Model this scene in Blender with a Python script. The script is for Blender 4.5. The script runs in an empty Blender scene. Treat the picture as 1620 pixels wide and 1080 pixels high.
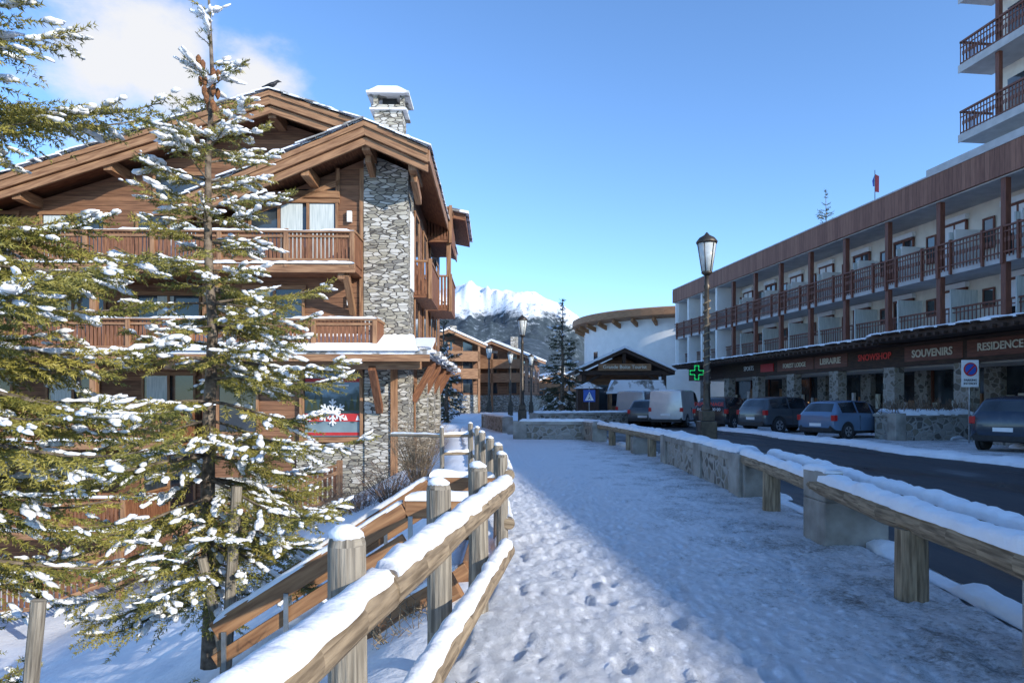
import bpy, math, random
import numpy as np
from mathutils import Matrix, Vector, noise
random.seed(3)
D2R=math.radians
scene=bpy.context.scene
# ---------------------------------------------------------------- materials
def newmat(name):
    m=bpy.data.materials.new(name); m.use_nodes=True
    nt=m.node_tree; b=nt.nodes['Principled BSDF']
    return m,nt,b
def N(nt,t,**k):
    n=nt.nodes.new(t)
    for a,v in k.items():
        if a.startswith('i_'):
            n.inputs[a[2:].replace('_',' ')].default_value=v
        else: setattr(n,a,v)
    return n
def L(nt,a,b): nt.links.new(a,b)
def coord(nt,which='Object',sc=(1,1,1)):
    tc=N(nt,'ShaderNodeTexCoord'); mp=N(nt,'ShaderNodeMapping')
    mp.inputs['Scale'].default_value=sc
    L(nt,tc.outputs[which],mp.inputs[0]); return mp.outputs[0]
def ramp(nt,src,stops):
    r=N(nt,'ShaderNodeValToRGB'); e=r.color_ramp.elements
    while len(e)<len(stops): e.new(.5)
    for i,(p,c) in enumerate(stops):
        e[i].position=p; e[i].color=(*c,1) if len(c)==3 else c
    L(nt,src,r.inputs[0]); return r.outputs[0]
def bump(nt,b,src,st=.3,dist=.02):
    bp=N(nt,'ShaderNodeBump'); bp.inputs['Strength'].default_value=st; bp.inputs['Distance'].default_value=dist
    L(nt,src,bp.inputs['Height']); L(nt,bp.outputs[0],b.inputs['Normal']); return bp
def mixc(nt,f,a,c,mode='MIX'):
    m=N(nt,'ShaderNodeMix',data_type='RGBA',blend_type=mode)
    for s,i in ((f,0),(a,6),(c,7)):
        if isinstance(s,(int,float)): m.inputs[i].default_value=s
        elif isinstance(s,tuple): m.inputs[i].default_value=(*s,1)
        else: L(nt,s,m.inputs[i])
    return m.outputs[2]
def nmat(name,c1,c2,scale=5,rough=.8,bst=.2,bscale=30,which='Object',sc=(1,1,1),metal=0,lo=.35,hi=.65,dist=.02):
    m,nt,b=newmat(name); v=coord(nt,which,sc)
    n=N(nt,'ShaderNodeTexNoise'); n.inputs['Scale'].default_value=scale; n.inputs['Detail'].default_value=6
    L(nt,v,n.inputs['Vector'])
    L(nt,ramp(nt,n.outputs[0],[(lo,c1),(hi,c2)]),b.inputs['Base Color'])
    if bst>0:
        n2=N(nt,'ShaderNodeTexNoise'); n2.inputs['Scale'].default_value=bscale; n2.inputs['Detail'].default_value=4
        L(nt,v,n2.inputs['Vector']); bump(nt,b,n2.outputs[0],bst,dist)
    b.inputs['Roughness'].default_value=rough; b.inputs['Metallic'].default_value=metal
    return m
M={}
M['snow']=nmat('snow',(.82,.83,.85),(.9,.905,.91),4,.75,.5,9,dist=.045)
M['log']=nmat('weathered_log',(.13,.09,.052),(.40,.30,.19),3,.85,.6,8,'UV',(9,.9,1),dist=.012)
M['log_gray']=nmat('gray_post_wood',(.12,.10,.075),(.36,.31,.24),3,.9,.7,8,'UV',(12,.8,1),dist=.012)
M['beam']=nmat('stair_beam_wood',(.2,.09,.037),(.4,.21,.095),3,.7,.3,8,'UV',(8,.7,1),dist=.006)
M['slat']=nmat('balcony_wood',(.13,.047,.02),(.3,.128,.058),3,.7,.3,8,'UV',(7,.8,1),dist=.006)
M['fascia']=nmat('roof_fascia_wood',(.2,.092,.04),(.4,.215,.105),3,.65,.25,8,'UV',(6,.5,1),dist=.006)
M['redwood']=nmat('red_brown_wood',(.12,.04,.024),(.21,.075,.043),3,.6,.2,8,'UV',(6,.7,1),dist=.005)
M['darkwood']=nmat('dark_wood',(.035,.02,.014),(.08,.043,.026),3,.8,.3,8,'UV',(6,.7,1),dist=.006)
M['plaster']=nmat('plaster',(.68,.62,.53),(.78,.72,.62),2,.9,.15,60)
M['white']=nmat('white_render',(.76,.75,.72),(.82,.81,.78),1.5,.9,.1,40)
M['concrete']=nmat('concrete',(.19,.17,.145),(.4,.37,.32),2.4,.9,.5,25,dist=.015)
M['slab']=nmat('slab_paint',(.44,.43,.42),(.54,.53,.52),2,.8,.1,30)
M['bronze']=nmat('bronze_post',(.05,.04,.032),(.1,.08,.06),6,.45,.2,20,metal=.6)
M['metal']=nmat('galvanised_steel',(.25,.27,.28),(.4,.42,.43),6,.45,.1,20,metal=.8)
M['black']=nmat('black_plastic',(.012,.012,.013),(.025,.025,.025),8,.6,.1,40)
M['tyre']=nmat('tyre_rubber',(.015,.015,.016),(.04,.04,.04),8,.85,.2,40)
M['rim']=nmat('wheel_rim',(.35,.36,.37),(.45,.46,.47),8,.35,.05,40,metal=.7)
M['bark']=nmat('bark',(.07,.05,.035),(.24,.19,.14),14,.95,.8,40,dist=.01)
M['needles']=nmat('spruce_needles',(.095,.11,.018),(.37,.31,.065),2.2,.5,0,10,lo=.3,hi=.64)
M['needles_far']=nmat('far_spruce_needles',(.02,.035,.016),(.08,.085,.03),1.5,.6,0,10)
M['twigs']=nmat('dry_twigs',(.09,.05,.03),(.2,.13,.08),6,.9,0,10)
M['cone']=nmat('pine_cone',(.15,.06,.025),(.3,.13,.05),30,.8,.8,80)
M['red']=nmat('red_paint',(.45,.02,.02),(.5,.03,.03),4,.5,.05,30)
M['blue']=nmat('blue_paint',(.02,.09,.4),(.03,.11,.45),4,.5,.05,30)
M['signwhite']=nmat('sign_white',(.75,.75,.75),(.8,.8,.8),4,.5,.02,30)
M['cream']=nmat('cream_letters',(.66,.6,.46),(.76,.7,.55),4,.5,.02,30)
M['curtain']=nmat('curtain',(.48,.53,.51),(.68,.71,.68),8,.35,.05,10,sc=(3,3,.2))
M['lampglass']=nmat('lantern_glass',(.5,.52,.5),(.62,.64,.6),8,.15,.02,10)
M['crow']=nmat('crow_feathers',(.01,.01,.012),(.02,.02,.025),8,.5,.1,30)
def glass():
    m,nt,b=newmat('window_glass'); v=coord(nt,'Object',(1,1,1))
    n=N(nt,'ShaderNodeTexNoise'); n.inputs['Scale'].default_value=.8; L(nt,v,n.inputs[0])
    L(nt,ramp(nt,n.outputs[0],[(.35,(.012,.016,.02)),(.7,(.06,.075,.085))]),b.inputs['Base Color'])
    b.inputs['Roughness'].default_value=.06; b.inputs['Specular IOR Level'].default_value=.9
    return m
M['glass']=glass()
def planks(name,c1,c2,pitch=.16,axis=2):
    m,nt,b=newmat(name); tc=N(nt,'ShaderNodeTexCoord'); sp=N(nt,'ShaderNodeSeparateXYZ'); L(nt,tc.outputs['Object'],sp.inputs[0])
    mu=N(nt,'ShaderNodeMath',operation='DIVIDE'); L(nt,sp.outputs[axis],mu.inputs[0]); mu.inputs[1].default_value=pitch
    fr=N(nt,'ShaderNodeMath',operation='FRACT'); L(nt,mu.outputs[0],fr.inputs[0])
    fl=N(nt,'ShaderNodeMath',operation='FLOOR'); L(nt,mu.outputs[0],fl.inputs[0])
    wn=N(nt,'ShaderNodeTexWhiteNoise',noise_dimensions='1D'); L(nt,fl.outputs[0],wn.inputs['W'])
    mp=N(nt,'ShaderNodeMapping'); L(nt,tc.outputs['Object'],mp.inputs[0])
    s=[1.2,1.2,1.2]; s[axis]=14; mp.inputs['Scale'].default_value=s
    n=N(nt,'ShaderNodeTexNoise'); n.inputs['Scale'].default_value=1.5; n.inputs['Detail'].default_value=6; L(nt,mp.outputs[0],n.inputs[0])
    ad=N(nt,'ShaderNodeMath',operation='MULTIPLY_ADD'); L(nt,wn.outputs[0],ad.inputs[0]); ad.inputs[1].default_value=.35; L(nt,n.outputs[0],ad.inputs[2])
    col=ramp(nt,ad.outputs[0],[(.4,c1),(.95,c2)])
    groove=ramp(nt,fr.outputs[0],[(0,(.15,.15,.15)),(.1,(1,1,1))])
    L(nt,mixc(nt,1.0,col,groove,'MULTIPLY'),b.inputs['Base Color'])
    bump(nt,b,groove,.6,.02); b.inputs['Roughness'].default_value=.7
    return m
M['planks']=planks('chalet_planks',(.12,.052,.024),(.32,.155,.077),.17)
M['vplanks']=planks('vertical_red_boards',(.17,.068,.042),(.32,.15,.095),.22,1)
def stone(name,sc,c1,c2,mortar,edge=.06,jit=1.0,bst=.8):
    m,nt,b=newmat(name); v=coord(nt,'Object',sc)
    n0=N(nt,'ShaderNodeTexNoise'); n0.inputs['Scale'].default_value=1.2; L(nt,v,n0.inputs[0])
    vm=mixc(nt,.12,v,n0.outputs['Color'])
    vo=N(nt,'ShaderNodeTexVoronoi'); L(nt,vm,vo.inputs['Vector']); vo.inputs['Randomness'].default_value=jit; vo.inputs['Scale'].default_value=1
    ve=N(nt,'ShaderNodeTexVoronoi',feature='DISTANCE_TO_EDGE'); L(nt,vm,ve.inputs['Vector']); ve.inputs['Randomness'].default_value=jit; ve.inputs['Scale'].default_value=1
    sp=N(nt,'ShaderNodeSeparateColor'); L(nt,vo.outputs['Color'],sp.inputs[0])
    nn=N(nt,'ShaderNodeTexNoise'); nn.inputs['Scale'].default_value=4; nn.inputs['Detail'].default_value=6; L(nt,v,nn.inputs[0])
    ad=N(nt,'ShaderNodeMath',operation='MULTIPLY_ADD'); L(nt,nn.outputs[0],ad.inputs[0]); ad.inputs[1].default_value=.5; L(nt,sp.outputs[0],ad.inputs[2])
    mid=tuple((a+c)/2*f for a,c,f in zip(c1,c2,(1.05,1,.85)))
    col=ramp(nt,ad.outputs[0],[(.2,c1),(.7,mid),(1.0,c2)])
    ef=ramp(nt,ve.outputs['Distance'],[(edge*.4,(0,0,0)),(edge,(1,1,1))])
    L(nt,mixc(nt,ef,mortar,col),b.inputs['Base Color'])
    h=N(nt,'ShaderNodeMath',operation='MULTIPLY_ADD'); L(nt,nn.outputs[0],h.inputs[0]); h.inputs[1].default_value=.5; L(nt,ef,h.inputs[2])
    bump(nt,b,h.outputs[0],bst,.04); b.inputs['Roughness'].default_value=.9
    return m
M['stone']=stone('dry_stone',(3.8,3.8,12),(.18,.17,.155),(.58,.55,.49),(.08,.07,.06),.08,bst=.7)
M['rubble']=stone('rubble_stone_wall',(4.2,4.2,5),(.1,.09,.08),(.34,.31,.27),(.38,.35,.31),.13)
def slates():
    m,nt,b=newmat('snowy_stone_slates'); v=coord(nt,'Object',(1,1,1))
    n=N(nt,'ShaderNodeTexNoise'); n.inputs['Scale'].default_value=1.6; n.inputs['Detail'].default_value=8; L(nt,v,n.inputs[0])
    vo=N(nt,'ShaderNodeTexVoronoi'); vo.inputs['Scale'].default_value=3; L(nt,v,vo.inputs[0])
    sp=N(nt,'ShaderNodeSeparateColor'); L(nt,vo.outputs['Color'],sp.inputs[0])
    c=ramp(nt,sp.outputs[0],[(0,(.13,.12,.11)),(1,(.34,.32,.29))])
    f=ramp(nt,n.outputs[0],[(.43,(0,0,0)),(.5,(1,1,1))])
    L(nt,mixc(nt,f,c,(.84,.85,.87)),b.inputs['Base Color']); bump(nt,b,sp.outputs[0],.6,.05); b.inputs['Roughness'].default_value=.8
    return m
M['slates']=slates()
def pathsnow():
    m,nt,b=newmat('trampled_snow'); v=coord(nt,'Object')
    n=N(nt,'ShaderNodeTexNoise'); n.inputs['Scale'].default_value=1.6; n.inputs['Detail'].default_value=10; n.inputs['Roughness'].default_value=.74; L(nt,v,n.inputs[0])
    n2=N(nt,'ShaderNodeTexNoise'); n2.inputs['Scale'].default_value=22; n2.inputs['Detail'].default_value=9; n2.inputs['Roughness'].default_value=.82; L(nt,v,n2.inputs[0])
    ad=N(nt,'ShaderNodeMath',operation='MULTIPLY_ADD'); L(nt,n2.outputs[0],ad.inputs[0]); ad.inputs[1].default_value=1.1; L(nt,n.outputs[0],ad.inputs[2])
    sp=N(nt,'ShaderNodeSeparateXYZ'); L(nt,v,sp.inputs[0])
    gx=N(nt,'ShaderNodeMapRange'); gx.inputs[1].default_value=.6; gx.inputs[2].default_value=2.6; gx.inputs[3].default_value=.26; gx.inputs[4].default_value=.02; L(nt,sp.outputs[0],gx.inputs[0])  # left side painted whiter to look sunlit; right keeps the dirtier trampled ice
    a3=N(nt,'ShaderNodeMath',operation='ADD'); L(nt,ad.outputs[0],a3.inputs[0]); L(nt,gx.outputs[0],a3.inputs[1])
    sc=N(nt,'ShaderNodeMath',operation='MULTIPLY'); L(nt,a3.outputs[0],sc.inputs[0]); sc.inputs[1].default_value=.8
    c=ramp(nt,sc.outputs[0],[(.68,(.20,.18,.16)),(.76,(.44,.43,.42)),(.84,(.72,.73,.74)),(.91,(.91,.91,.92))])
    L(nt,c,b.inputs['Base Color'])
    vo=N(nt,'ShaderNodeTexVoronoi'); vo.inputs['Scale'].default_value=13; vo.feature='SMOOTH_F1'; 
    mp=N(nt,'ShaderNodeMapping'); mp.inputs['Scale'].default_value=(1.2,.8,1); L(nt,mixc(nt,.10,v,n2.outputs['Color']),mp.inputs[0]); L(nt,mp.outputs[0],vo.inputs[0])
    h=N(nt,'ShaderNodeMath',operation='MULTIPLY_ADD'); L(nt,vo.outputs['Distance'],h.inputs[0]); h.inputs[1].default_value=.6; L(nt,ad.outputs[0],h.inputs[2])
    bump(nt,b,h.outputs[0],.85,.055); b.inputs['Roughness'].default_value=.6
    return m
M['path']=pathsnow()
def roadmat():
    m,nt,b=newmat('wet_road_asphalt'); v=coord(nt,'Object',(1,.25,1))
    n=N(nt,'ShaderNodeTexNoise'); n.inputs['Scale'].default_value=.9; n.inputs['Detail'].default_value=8; L(nt,v,n.inputs[0])
    L(nt,ramp(nt,n.outputs[0],[(.3,(.018,.019,.022)),(.66,(.045,.046,.05)),(.76,(.16,.17,.18))]),b.inputs['Base Color'])
    L(nt,ramp(nt,n.outputs[0],[(.3,(.25,.25,.25)),(.6,(.75,.75,.75))]),b.inputs['Roughness'])
    v2=coord(nt,'Object'); n2=N(nt,'ShaderNodeTexNoise'); n2.inputs['Scale'].default_value=60; L(nt,v2,n2.inputs[0]); bump(nt,b,n2.outputs[0],.3,.01)
    return m
M['road']=roadmat()
def emis(name,c,s):
    m,nt,b=newmat(name); b.inputs['Base Color'].default_value=(*c,1); b.inputs['Emission Color'].default_value=(*c,1); b.inputs['Emission Strength'].default_value=s
    return m
M['greenled']=emis('green_led',(.02,.8,.2),1.0)
M['redneon']=emis('red_letters',(.5,.04,.03),.08)
M['warm']=emis('lit_shop_display',(1,.62,.28),.55)
M['rearlight']=emis('rear_light',(.35,.01,.01),.05)
def paint(name,c,rough=.25,metal=.3):
    m,nt,b=newmat(name); b.inputs['Base Color'].default_value=(*c,1); b.inputs['Roughness'].default_value=rough; b.inputs['Metallic'].default_value=metal; b.inputs['Coat Weight'].default_value=.5
    v=coord(nt,'Object'); n=N(nt,'ShaderNodeTexNoise'); n.inputs['Scale'].default_value=3; n.inputs['Detail'].default_value=6; L(nt,v,n.inputs[0])
    L(nt,mixc(nt,ramp(nt,n.outputs[0],[(.5,(0,0,0)),(.85,(.5,.5,.5))]),c,tuple(.5*x+.10 for x in c)),b.inputs['Base Color'])
    return m
# ---------------------------------------------------------------- mesh builder
COL=scene.collection
def link(o,parent=None):
    COL.objects.link(o)
    if parent: o.parent=parent
    return o
class MB:
    def __init__(s): s.v=[]; s.f=[]
    def add(s,vs,fs):
        o=len(s.v); s.v+= [tuple(p) for p in vs]; s.f+=[tuple(i+o for i in f) for f in fs]
    def box(s,a,b,c,d,e,f):  # x0,x1,y0,y1,z0,z1
        s.add([(a,c,e),(b,c,e),(b,d,e),(a,d,e),(a,c,f),(b,c,f),(b,d,f),(a,d,f)],
              [(0,3,2,1),(4,5,6,7),(0,1,5,4),(1,2,6,5),(2,3,7,6),(3,0,4,7)])
    def beam(s,p0,p1,w,h,up=(0,0,1)):
        p0=Vector(p0);p1=Vector(p1);d=(p1-p0).normalized();u=Vector(up)
        r=d.cross(u)
        if r.length<1e-4: r=d.cross(Vector((0,1,0)))
        r.normalize(); u=r.cross(d).normalized(); r*=w/2;u*=h/2
        s.add([p0-r-u,p0+r-u,p0+r+u,p0-r+u,p1-r-u,p1+r-u,p1+r+u,p1-r+u],
              [(0,3,2,1)[::-1],(4,5,6,7)[::-1],(0,1,5,4)[::-1],(1,2,6,5)[::-1],(2,3,7,6)[::-1],(3,0,4,7)[::-1]])
    def prism(s,pts,y0,y1):
        n=len(pts); vs=[(x,y0,z) for x,z in pts]+[(x,y1,z) for x,z in pts]
        s.add(vs,[tuple(range(n)),tuple(range(2*n-1,n-1,-1))]+[(i,i+n,(i+1)%n+n,(i+1)%n) for i in range(n)])
    def tube(s,pts,rs,n=10,cap=True,jit=0,ell=1):
        base=len(s.v); P=[Vector(p) for p in pts]
        for i,p in enumerate(P):
            d=(P[min(i+1,len(P)-1)]-P[max(i-1,0)]).normalized()
            a=Vector((0,0,1)) if abs(d.z)<.9 else Vector((0,1,0))
            r=d.cross(a).normalized(); u=r.cross(d)
            for k in range(n):
                t=2*math.pi*k/n; rr=rs[i]*(1+jit*random.uniform(-1,1))
                s.v.append(tuple(p+r*math.cos(t)*rr+u*math.sin(t)*rr*ell))
        for i in range(len(P)-1):
            for k in range(n):
                a=base+i*n+k;b=base+i*n+(k+1)%n
                s.f.append((a,a+n,b+n,b)[::-1])
        if cap:
            s.f.append(tuple(base+k for k in range(n))[::-1]); s.f.append(tuple(base+(len(P)-1)*n+k for k in range(n)))
    def obj(s,name,mat,parent=None,smooth=False,bevel=0,mats=None,fm=None):
        me=bpy.data.meshes.new(name); me.from_pydata(s.v,[],s.f)
        uv=me.uv_layers.new(name='UVMap'); 
        vs=me.vertices
        for p in me.polygons:
            li=list(p.loop_indices); co=[vs[me.loops[i].vertex_index].co for i in li]
            best=max(range(len(co)),key=lambda i:(co[(i+1)%len(co)]-co[i]).length)
            e=(co[(best+1)%len(co)]-co[best])
            if e.length<1e-9: continue
            e=e.normalized()
            m=max(range(3),key=lambda k:abs(e[k]))
            if e[m]<0: e=-e
            r=p.normal.cross(e); rnd=(co[0].x*1.7+co[0].y*2.3+co[0].z*3.1)
            for i,c in zip(li,co): uv.data[i].uv=(c.dot(r)+rnd*.37,c.dot(e)+rnd)
        if mats:
            for m in mats: me.materials.append(m)
            for p,i in zip(me.polygons,fm): p.material_index=i
        else: me.materials.append(mat)
        if smooth:
            for p in me.polygons: p.use_smooth=True
        o=bpy.data.objects.new(name,me); link(o,parent)
        if bevel:
            b=o.modifiers.new('bevel','BEVEL'); b.width=bevel; b.segments=2; b.limit_method='ANGLE'
        return o
def empty(name,mtx=None):
    e=bpy.data.objects.new(name,None); link(e); e.empty_display_size=.2
    if mtx is not None: e.matrix_world=mtx
    return e
class Build:
    def __init__(s,name,mtx=None): s.root=empty(name,mtx); s.p={}
    def __call__(s,part,mat,**k):
        if part not in s.p: s.p[part]=(MB(),mat,k)
        return s.p[part][0]
    def done(s):
        for n,(mb,mat,k) in s.p.items():
            if mb.f: mb.obj(n,M[mat] if isinstance(mat,str) else mat,s.root,**k)
        return s.root
def frame(x,y,z=0,deg=0): return Matrix.Translation((x,y,z))@Matrix.Rotation(D2R(deg),4,'Z')
def text(body,size,loc,rot,mat,parent,name='lettering',ext=.01,bold=0):
    c=bpy.data.curves.new(name,'FONT'); c.body=body; c.size=size; c.extrude=ext; c.align_x='CENTER'; c.align_y='CENTER'; c.offset=bold
    c.resolution_u=3
    c.materials.append(M[mat]); o=bpy.data.objects.new(name,c); link(o,parent); o.location=loc; o.rotation_euler=rot; return o
def fbm(x,y,s,o=3,seed=0.0):
    v=0;a=1
    for i in range(o):
        v+=a*noise.noise(Vector((x*s,y*s,seed+i*7.3))); a*=.5; s*=2.1
    return v
def snow_strip(mb,pts,w,h,step=.08,seed=0,n=8,gap=0.0):
    P=[Vector(p) for p in pts]; out=[]
    for a,b in zip(P[:-1],P[1:]):
        k=max(1,int((b-a).length/step))
        for i in range(k): out.append(a.lerp(b,i/k))
    out.append(P[-1])
    m=len(out); base=len(mb.v)
    for i,p in enumerate(out):
        d=(out[min(i+1,m-1)]-out[max(i-1,0)]).normalized(); r=d.cross(Vector((0,0,1))).normalized()
        f=1+.45*noise.noise(Vector((p.x*2.2,p.y*2.2,seed)))+.3*noise.noise(Vector((p.x*7,p.y*7,seed+5)))
        g=1+.3*noise.noise(Vector((p.x*4,p.y*4,seed+9)))
        if gap and noise.noise(Vector((p.x*1.1,p.y*1.1,seed+20)))<gap-1: f=.05
        if i in(0,m-1): f*=.4
        for k in range(n+1):
            t=math.pi*k/n
            jj=1+.16*noise.noise(Vector((p.x*9,p.y*9,k*.7+seed)))
            mb.v.append(tuple(p+r*(math.cos(t)*w/2*g*jj)+Vector((0,0,math.sin(t)**.7*h*f*jj if 0<k<n else -.012))))
    q=n+1
    for i in range(m-1):
        for k in range(n):
            a=base+i*q+k; mb.f.append((a,a+1,a+q+1,a+q))
    mb.f.append(tuple(base+k for k in range(q))); mb.f.append(tuple(base+(m-1)*q+k for k in range(q))[::-1])
# ---------------------------------------------------------------- terrain
FL=[(-5,-1.60),(1.0,-.86),(2.48,-.57),(4,-.40),(5.6,-.17),(7,-.16),(8.5,-.3),(11,-.54),(14.5,-.88),(20,-1.4),(26,-1.9),(34,-2.6),(60,-3.5)]
def interp(T,y):
    if y<=T[0][0]: return T[0][1]
    for (a,b),(c,d) in zip(T[:-1],T[1:]):
        if y<=c: return b+(d-b)*(y-a)/(c-a)
    return T[-1][1]
def ss(a,b,x):
    t=max(0,min(1,(x-a)/(b-a))); return t*t*(3-2*t)
def gh(x,y):
    d=interp(FL,y)-.12-x
    z=-.02
    if d>0 and y<60:
        k=1-ss(26,42,y)
        z-= (min(.42*d,4.6)*ss(0,.9,d)+.25*ss(2,5,d))*k
        z+= (.06*fbm(x,y,1.1)+.03*noise.noise(Vector((x*4,y*4,8))))*min(1,d)
    return z
xs=np.unique(np.round(np.concatenate([np.linspace(-3500,-60,12),np.linspace(-60,-16,14),np.arange(-16,-6,.4),np.arange(-6,1.2,.1),np.arange(1.2,26,2),np.linspace(26,80,8),np.linspace(80,3500,12)]),3))
ys=np.unique(np.round(np.concatenate([np.linspace(-300,-10,8),np.arange(-10,1,1),np.arange(1,14,.12),np.arange(14,34,.4),np.arange(34,70,3),np.linspace(70,200,8),np.linspace(200,3600,14)]),3))
gb=MB(); nx=len(xs)
for y in ys:
    for x in xs: gb.v.append((x,y,gh(x,y)))
for j in range(len(ys)-1):
    for i in range(nx-1):
        a=j*nx+i; gb.f.append((a,a+1,a+nx+1,a+nx))
gb.obj('ground',M['snow'],smooth=True)
# path
WR=[(-5,2.7),(3.6,2.94),(5.4,3.15),(7.35,3.35),(9.7,3.6),(12,3.7),(16.5,3.74),(20.3,3.4),(24.7,3.0),(25.6,2.9),(26.0,.1),(34,-.5),(60,3.0)]
pb=MB(); yy=np.concatenate([np.arange(-4,1.5,.3),np.arange(1.5,9,.036),np.arange(9,18,.1),np.arange(18,60,.4)]); NU=112
rngp=np.random.default_rng(4)
feet=[]
for w_ in range(16):
    x0=rngp.uniform(-.2,3.0); y=0
    while y<14:
        side=1 if int(y/.62)%2 else -1
        feet.append((x0+side*.11+.25*math.sin(y*.3+w_)+rngp.normal()*.07,y+rngp.normal()*.1,rngp.uniform(.3,.8))); y+=.62*rngp.uniform(.8,1.2)
feet=np.array(feet)
for y in yy:
    a=interp(FL,y)+.0+.1*noise.noise(Vector((y*1.3,3,1))); b=interp(WR,y)+.35*(y<25)
    near=feet[np.abs(feet[:,1]-y)<.2] if y<14 else feet[:0]
    X=a+(b-a)*np.arange(NU+1)/NU
    dz=np.zeros(NU+1)
    for fx,fy,s in near:
        q=((X-fx)/.062)**2+((y-fy)/.145)**2
        dz+=np.where(q<2.4,s*(-.030*np.exp(-q*q)+.012*np.exp(-(q-1.5)**2*3)),0)
    for i in range(NU+1):
        x=X[i]
        z=.045+.016*fbm(x,y,2.3,2)
        f=noise.noise(Vector((x*7.2,y*5.4,4.4))); z-=.018*max(0,f-.1)*2
        z+=.010*noise.noise(Vector((x*15,y*15,2)))+max(-.03,dz[i])
        if i==0: z=-.03
        pb.v.append((x,y,z))
for j in range(len(yy)-1):
    for i in range(NU):
        a=j*(NU+1)+i; pb.f.append((a,a+1,a+NU+2,a+NU+1))
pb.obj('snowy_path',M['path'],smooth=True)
# road
rb=MB(); NR=60
def road_l(y): return interp(WR,y)+.6 if y<24 else interp([(24,3.6),(34,4.2),(60,3.6)],y)
for j in range(NR+1):
    y=-30+j*1.6
    rb.v.append((road_l(y),y,.045)); rb.v.append((12.75-.063*y+.15*math.sin(y*1.3),y,.045))
for j in range(NR): rb.f.append((2*j,2*j+1,2*j+3,2*j+2))
rb.obj('road',M['road'])
k=MB(); k.add([(12.4-.063*-30,-30,.03),(26,-30,.03),(22,60,.03),(12.4-.063*60,60,.03)],[(0,1,2,3)]); 
k.obj('parking_pavement',M['path'])
k=MB(); snow_strip(k,[(12.7-.063*y+.2*math.sin(y*.9),y,.03) for y in np.arange(8,60,1.0)],.9,.17,.2,3); 
snow_strip(k,[(interp(WR,y)+.55,y,.03) for y in np.arange(1,24,.8)],.3,.09,.15,8,gap=.85)
for i in range(22):
    y0=14+i*1.6+random.uniform(-.4,.4); x0=17.6-.1*y0+random.uniform(-.7,.7)+1.2
    snow_strip(k,[(x0,y0,.02),(x0+.1,y0+random.uniform(.6,1.4),.02)],random.uniform(.5,1.0),random.uniform(.12,.35),.12,i)
k.obj('roadside_snow_bank',M['snow'],smooth=True)
# ---------------------------------------------------------------- left log fence
def post(mb,sn,x,y,z0,z1,r,seed=0,cap=.42):
    mb.tube([(x,y,z0),(x+.006,y,(z0+z1)/2),(x,y,z1-.03),(x,y,z1)],[r*1.03,r,r*.97,r*.85],14,jit=.03)
    if sn is not None:
        c=[(x,y,z1-.005),(x,y,z1+r*cap*.5),(x+.004,y,z1+r*cap),(x+.006,y,z1+r*cap*1.4)]
        sn.tube(c,[r*.86,r*.88,r*.62,r*.15],12,jit=.06)
def log(mb,p0,p1,r,sag=0):
    P0=Vector(p0);P1=Vector(p1);n=max(3,int((P1-P0).length/.35)); pts=[];rs=[]
    for i in range(n+1):
        t=i/n; p=P0.lerp(P1,t); p.z+= .014*noise.noise(p*1.7); p.x+=.018*noise.noise(p*1.3+Vector((5,5,5)))
        pts.append(p); rs.append(r*(1+.08*noise.noise(p*2+Vector((9,1,1)))))
    mb.tube(pts,rs,16)
B=Build('log_fence')
R=B('log_rails','log',smooth=False); Pm=B('posts','log_gray'); S=B('snow_on_rails','snow',smooth=True)
for x,y in [(-.60,2.48),(-.43,4.0),(-.25,5.0),(-.98,.6)]: post(Pm,S,x,y,gh(x,y)-.2 if y>4.5 else -.6,1.1,.073)
def rails(p,q,z,r,sw=1.5,sh=.055):
    log(R,(p[0],p[1],z),(q[0],q[1],z),r)
    snow_strip(S,[(p[0]+(q[0]-p[0])*t,p[1]+(q[1]-p[1])*t,z+r*.76) for t in (0.01,.25,.5,.75,.99)],r*sw,sh,.035,z)
rails((-.85,-.2),(-.49,2.4+.2),.865,.074); 
rails((-.49,2.56),(-.04,5.6),.875,.074)
rails((-.75,-.2),(-.42,2.6),.36,.06); rails((-.42,2.6),(-.04,5.55),.37,.065)
fp=[(-.10,6.6),(-.16,7.9),(-.3,9.3),(-.48,10.9),(-.64,12.6),(-.9,14.8)]
for x,y in fp: post(Pm,S,x,y,-.4,1.06,.058)
for a,b in zip(fp[:-1],fp[1:]):
    for z in (.86,.4): rails((a[0]+.07,a[1]-.05),(b[0]+.07,b[1]+.05),z,.055)
post(Pm,S,-1.5,14.6,-.6,.98,.05)
rails((-.9,14.8),(-1.5,14.6),.8,.04); rails((-1.5,14.6),(-2.7,15.2),.8,.035,1.2,.03)
rails((-.9,14.8),(-1.5,14.6),.42,.04)
B.done()
# ---------------------------------------------------------------- stairs
B=Build('timber_staircase')
W=B('stringers','beam',bevel=.006); G=B('steel_posts','metal'); T=B('grating_steps','metal'); S=B('snow','snow',smooth=True)
def sz(x): return .0+ (x+.35)*.62
XE=-2.65
for y in (6.1,7.9):
    W.beam((-.35,y,.02),(XE,y,sz(XE)+.02),.09,.28)
    W.beam((-.2,y,.62),(-.95,y,.62),.08,.17)
    W.beam((-.95,y,.60),(XE,y,sz(XE)+.95),.08,.17)
    W.beam((-.95,y,.34),(XE,y,sz(XE)+.68),.05,.12)
    snow_strip(S,[(-.2,y,.7),(-.95,y,.705)],.09,.06,.05,y)
    snow_strip(S,[(-.98,y,.68),(XE,y,sz(XE)+1.04)],.09,.045,.05,y+3)
    for x in (-.9,-1.45,-2.0,-2.55): G.box(x-.02,x+.02,y-.07,y-.05,sz(x)-.5,sz(x)+.9)
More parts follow.
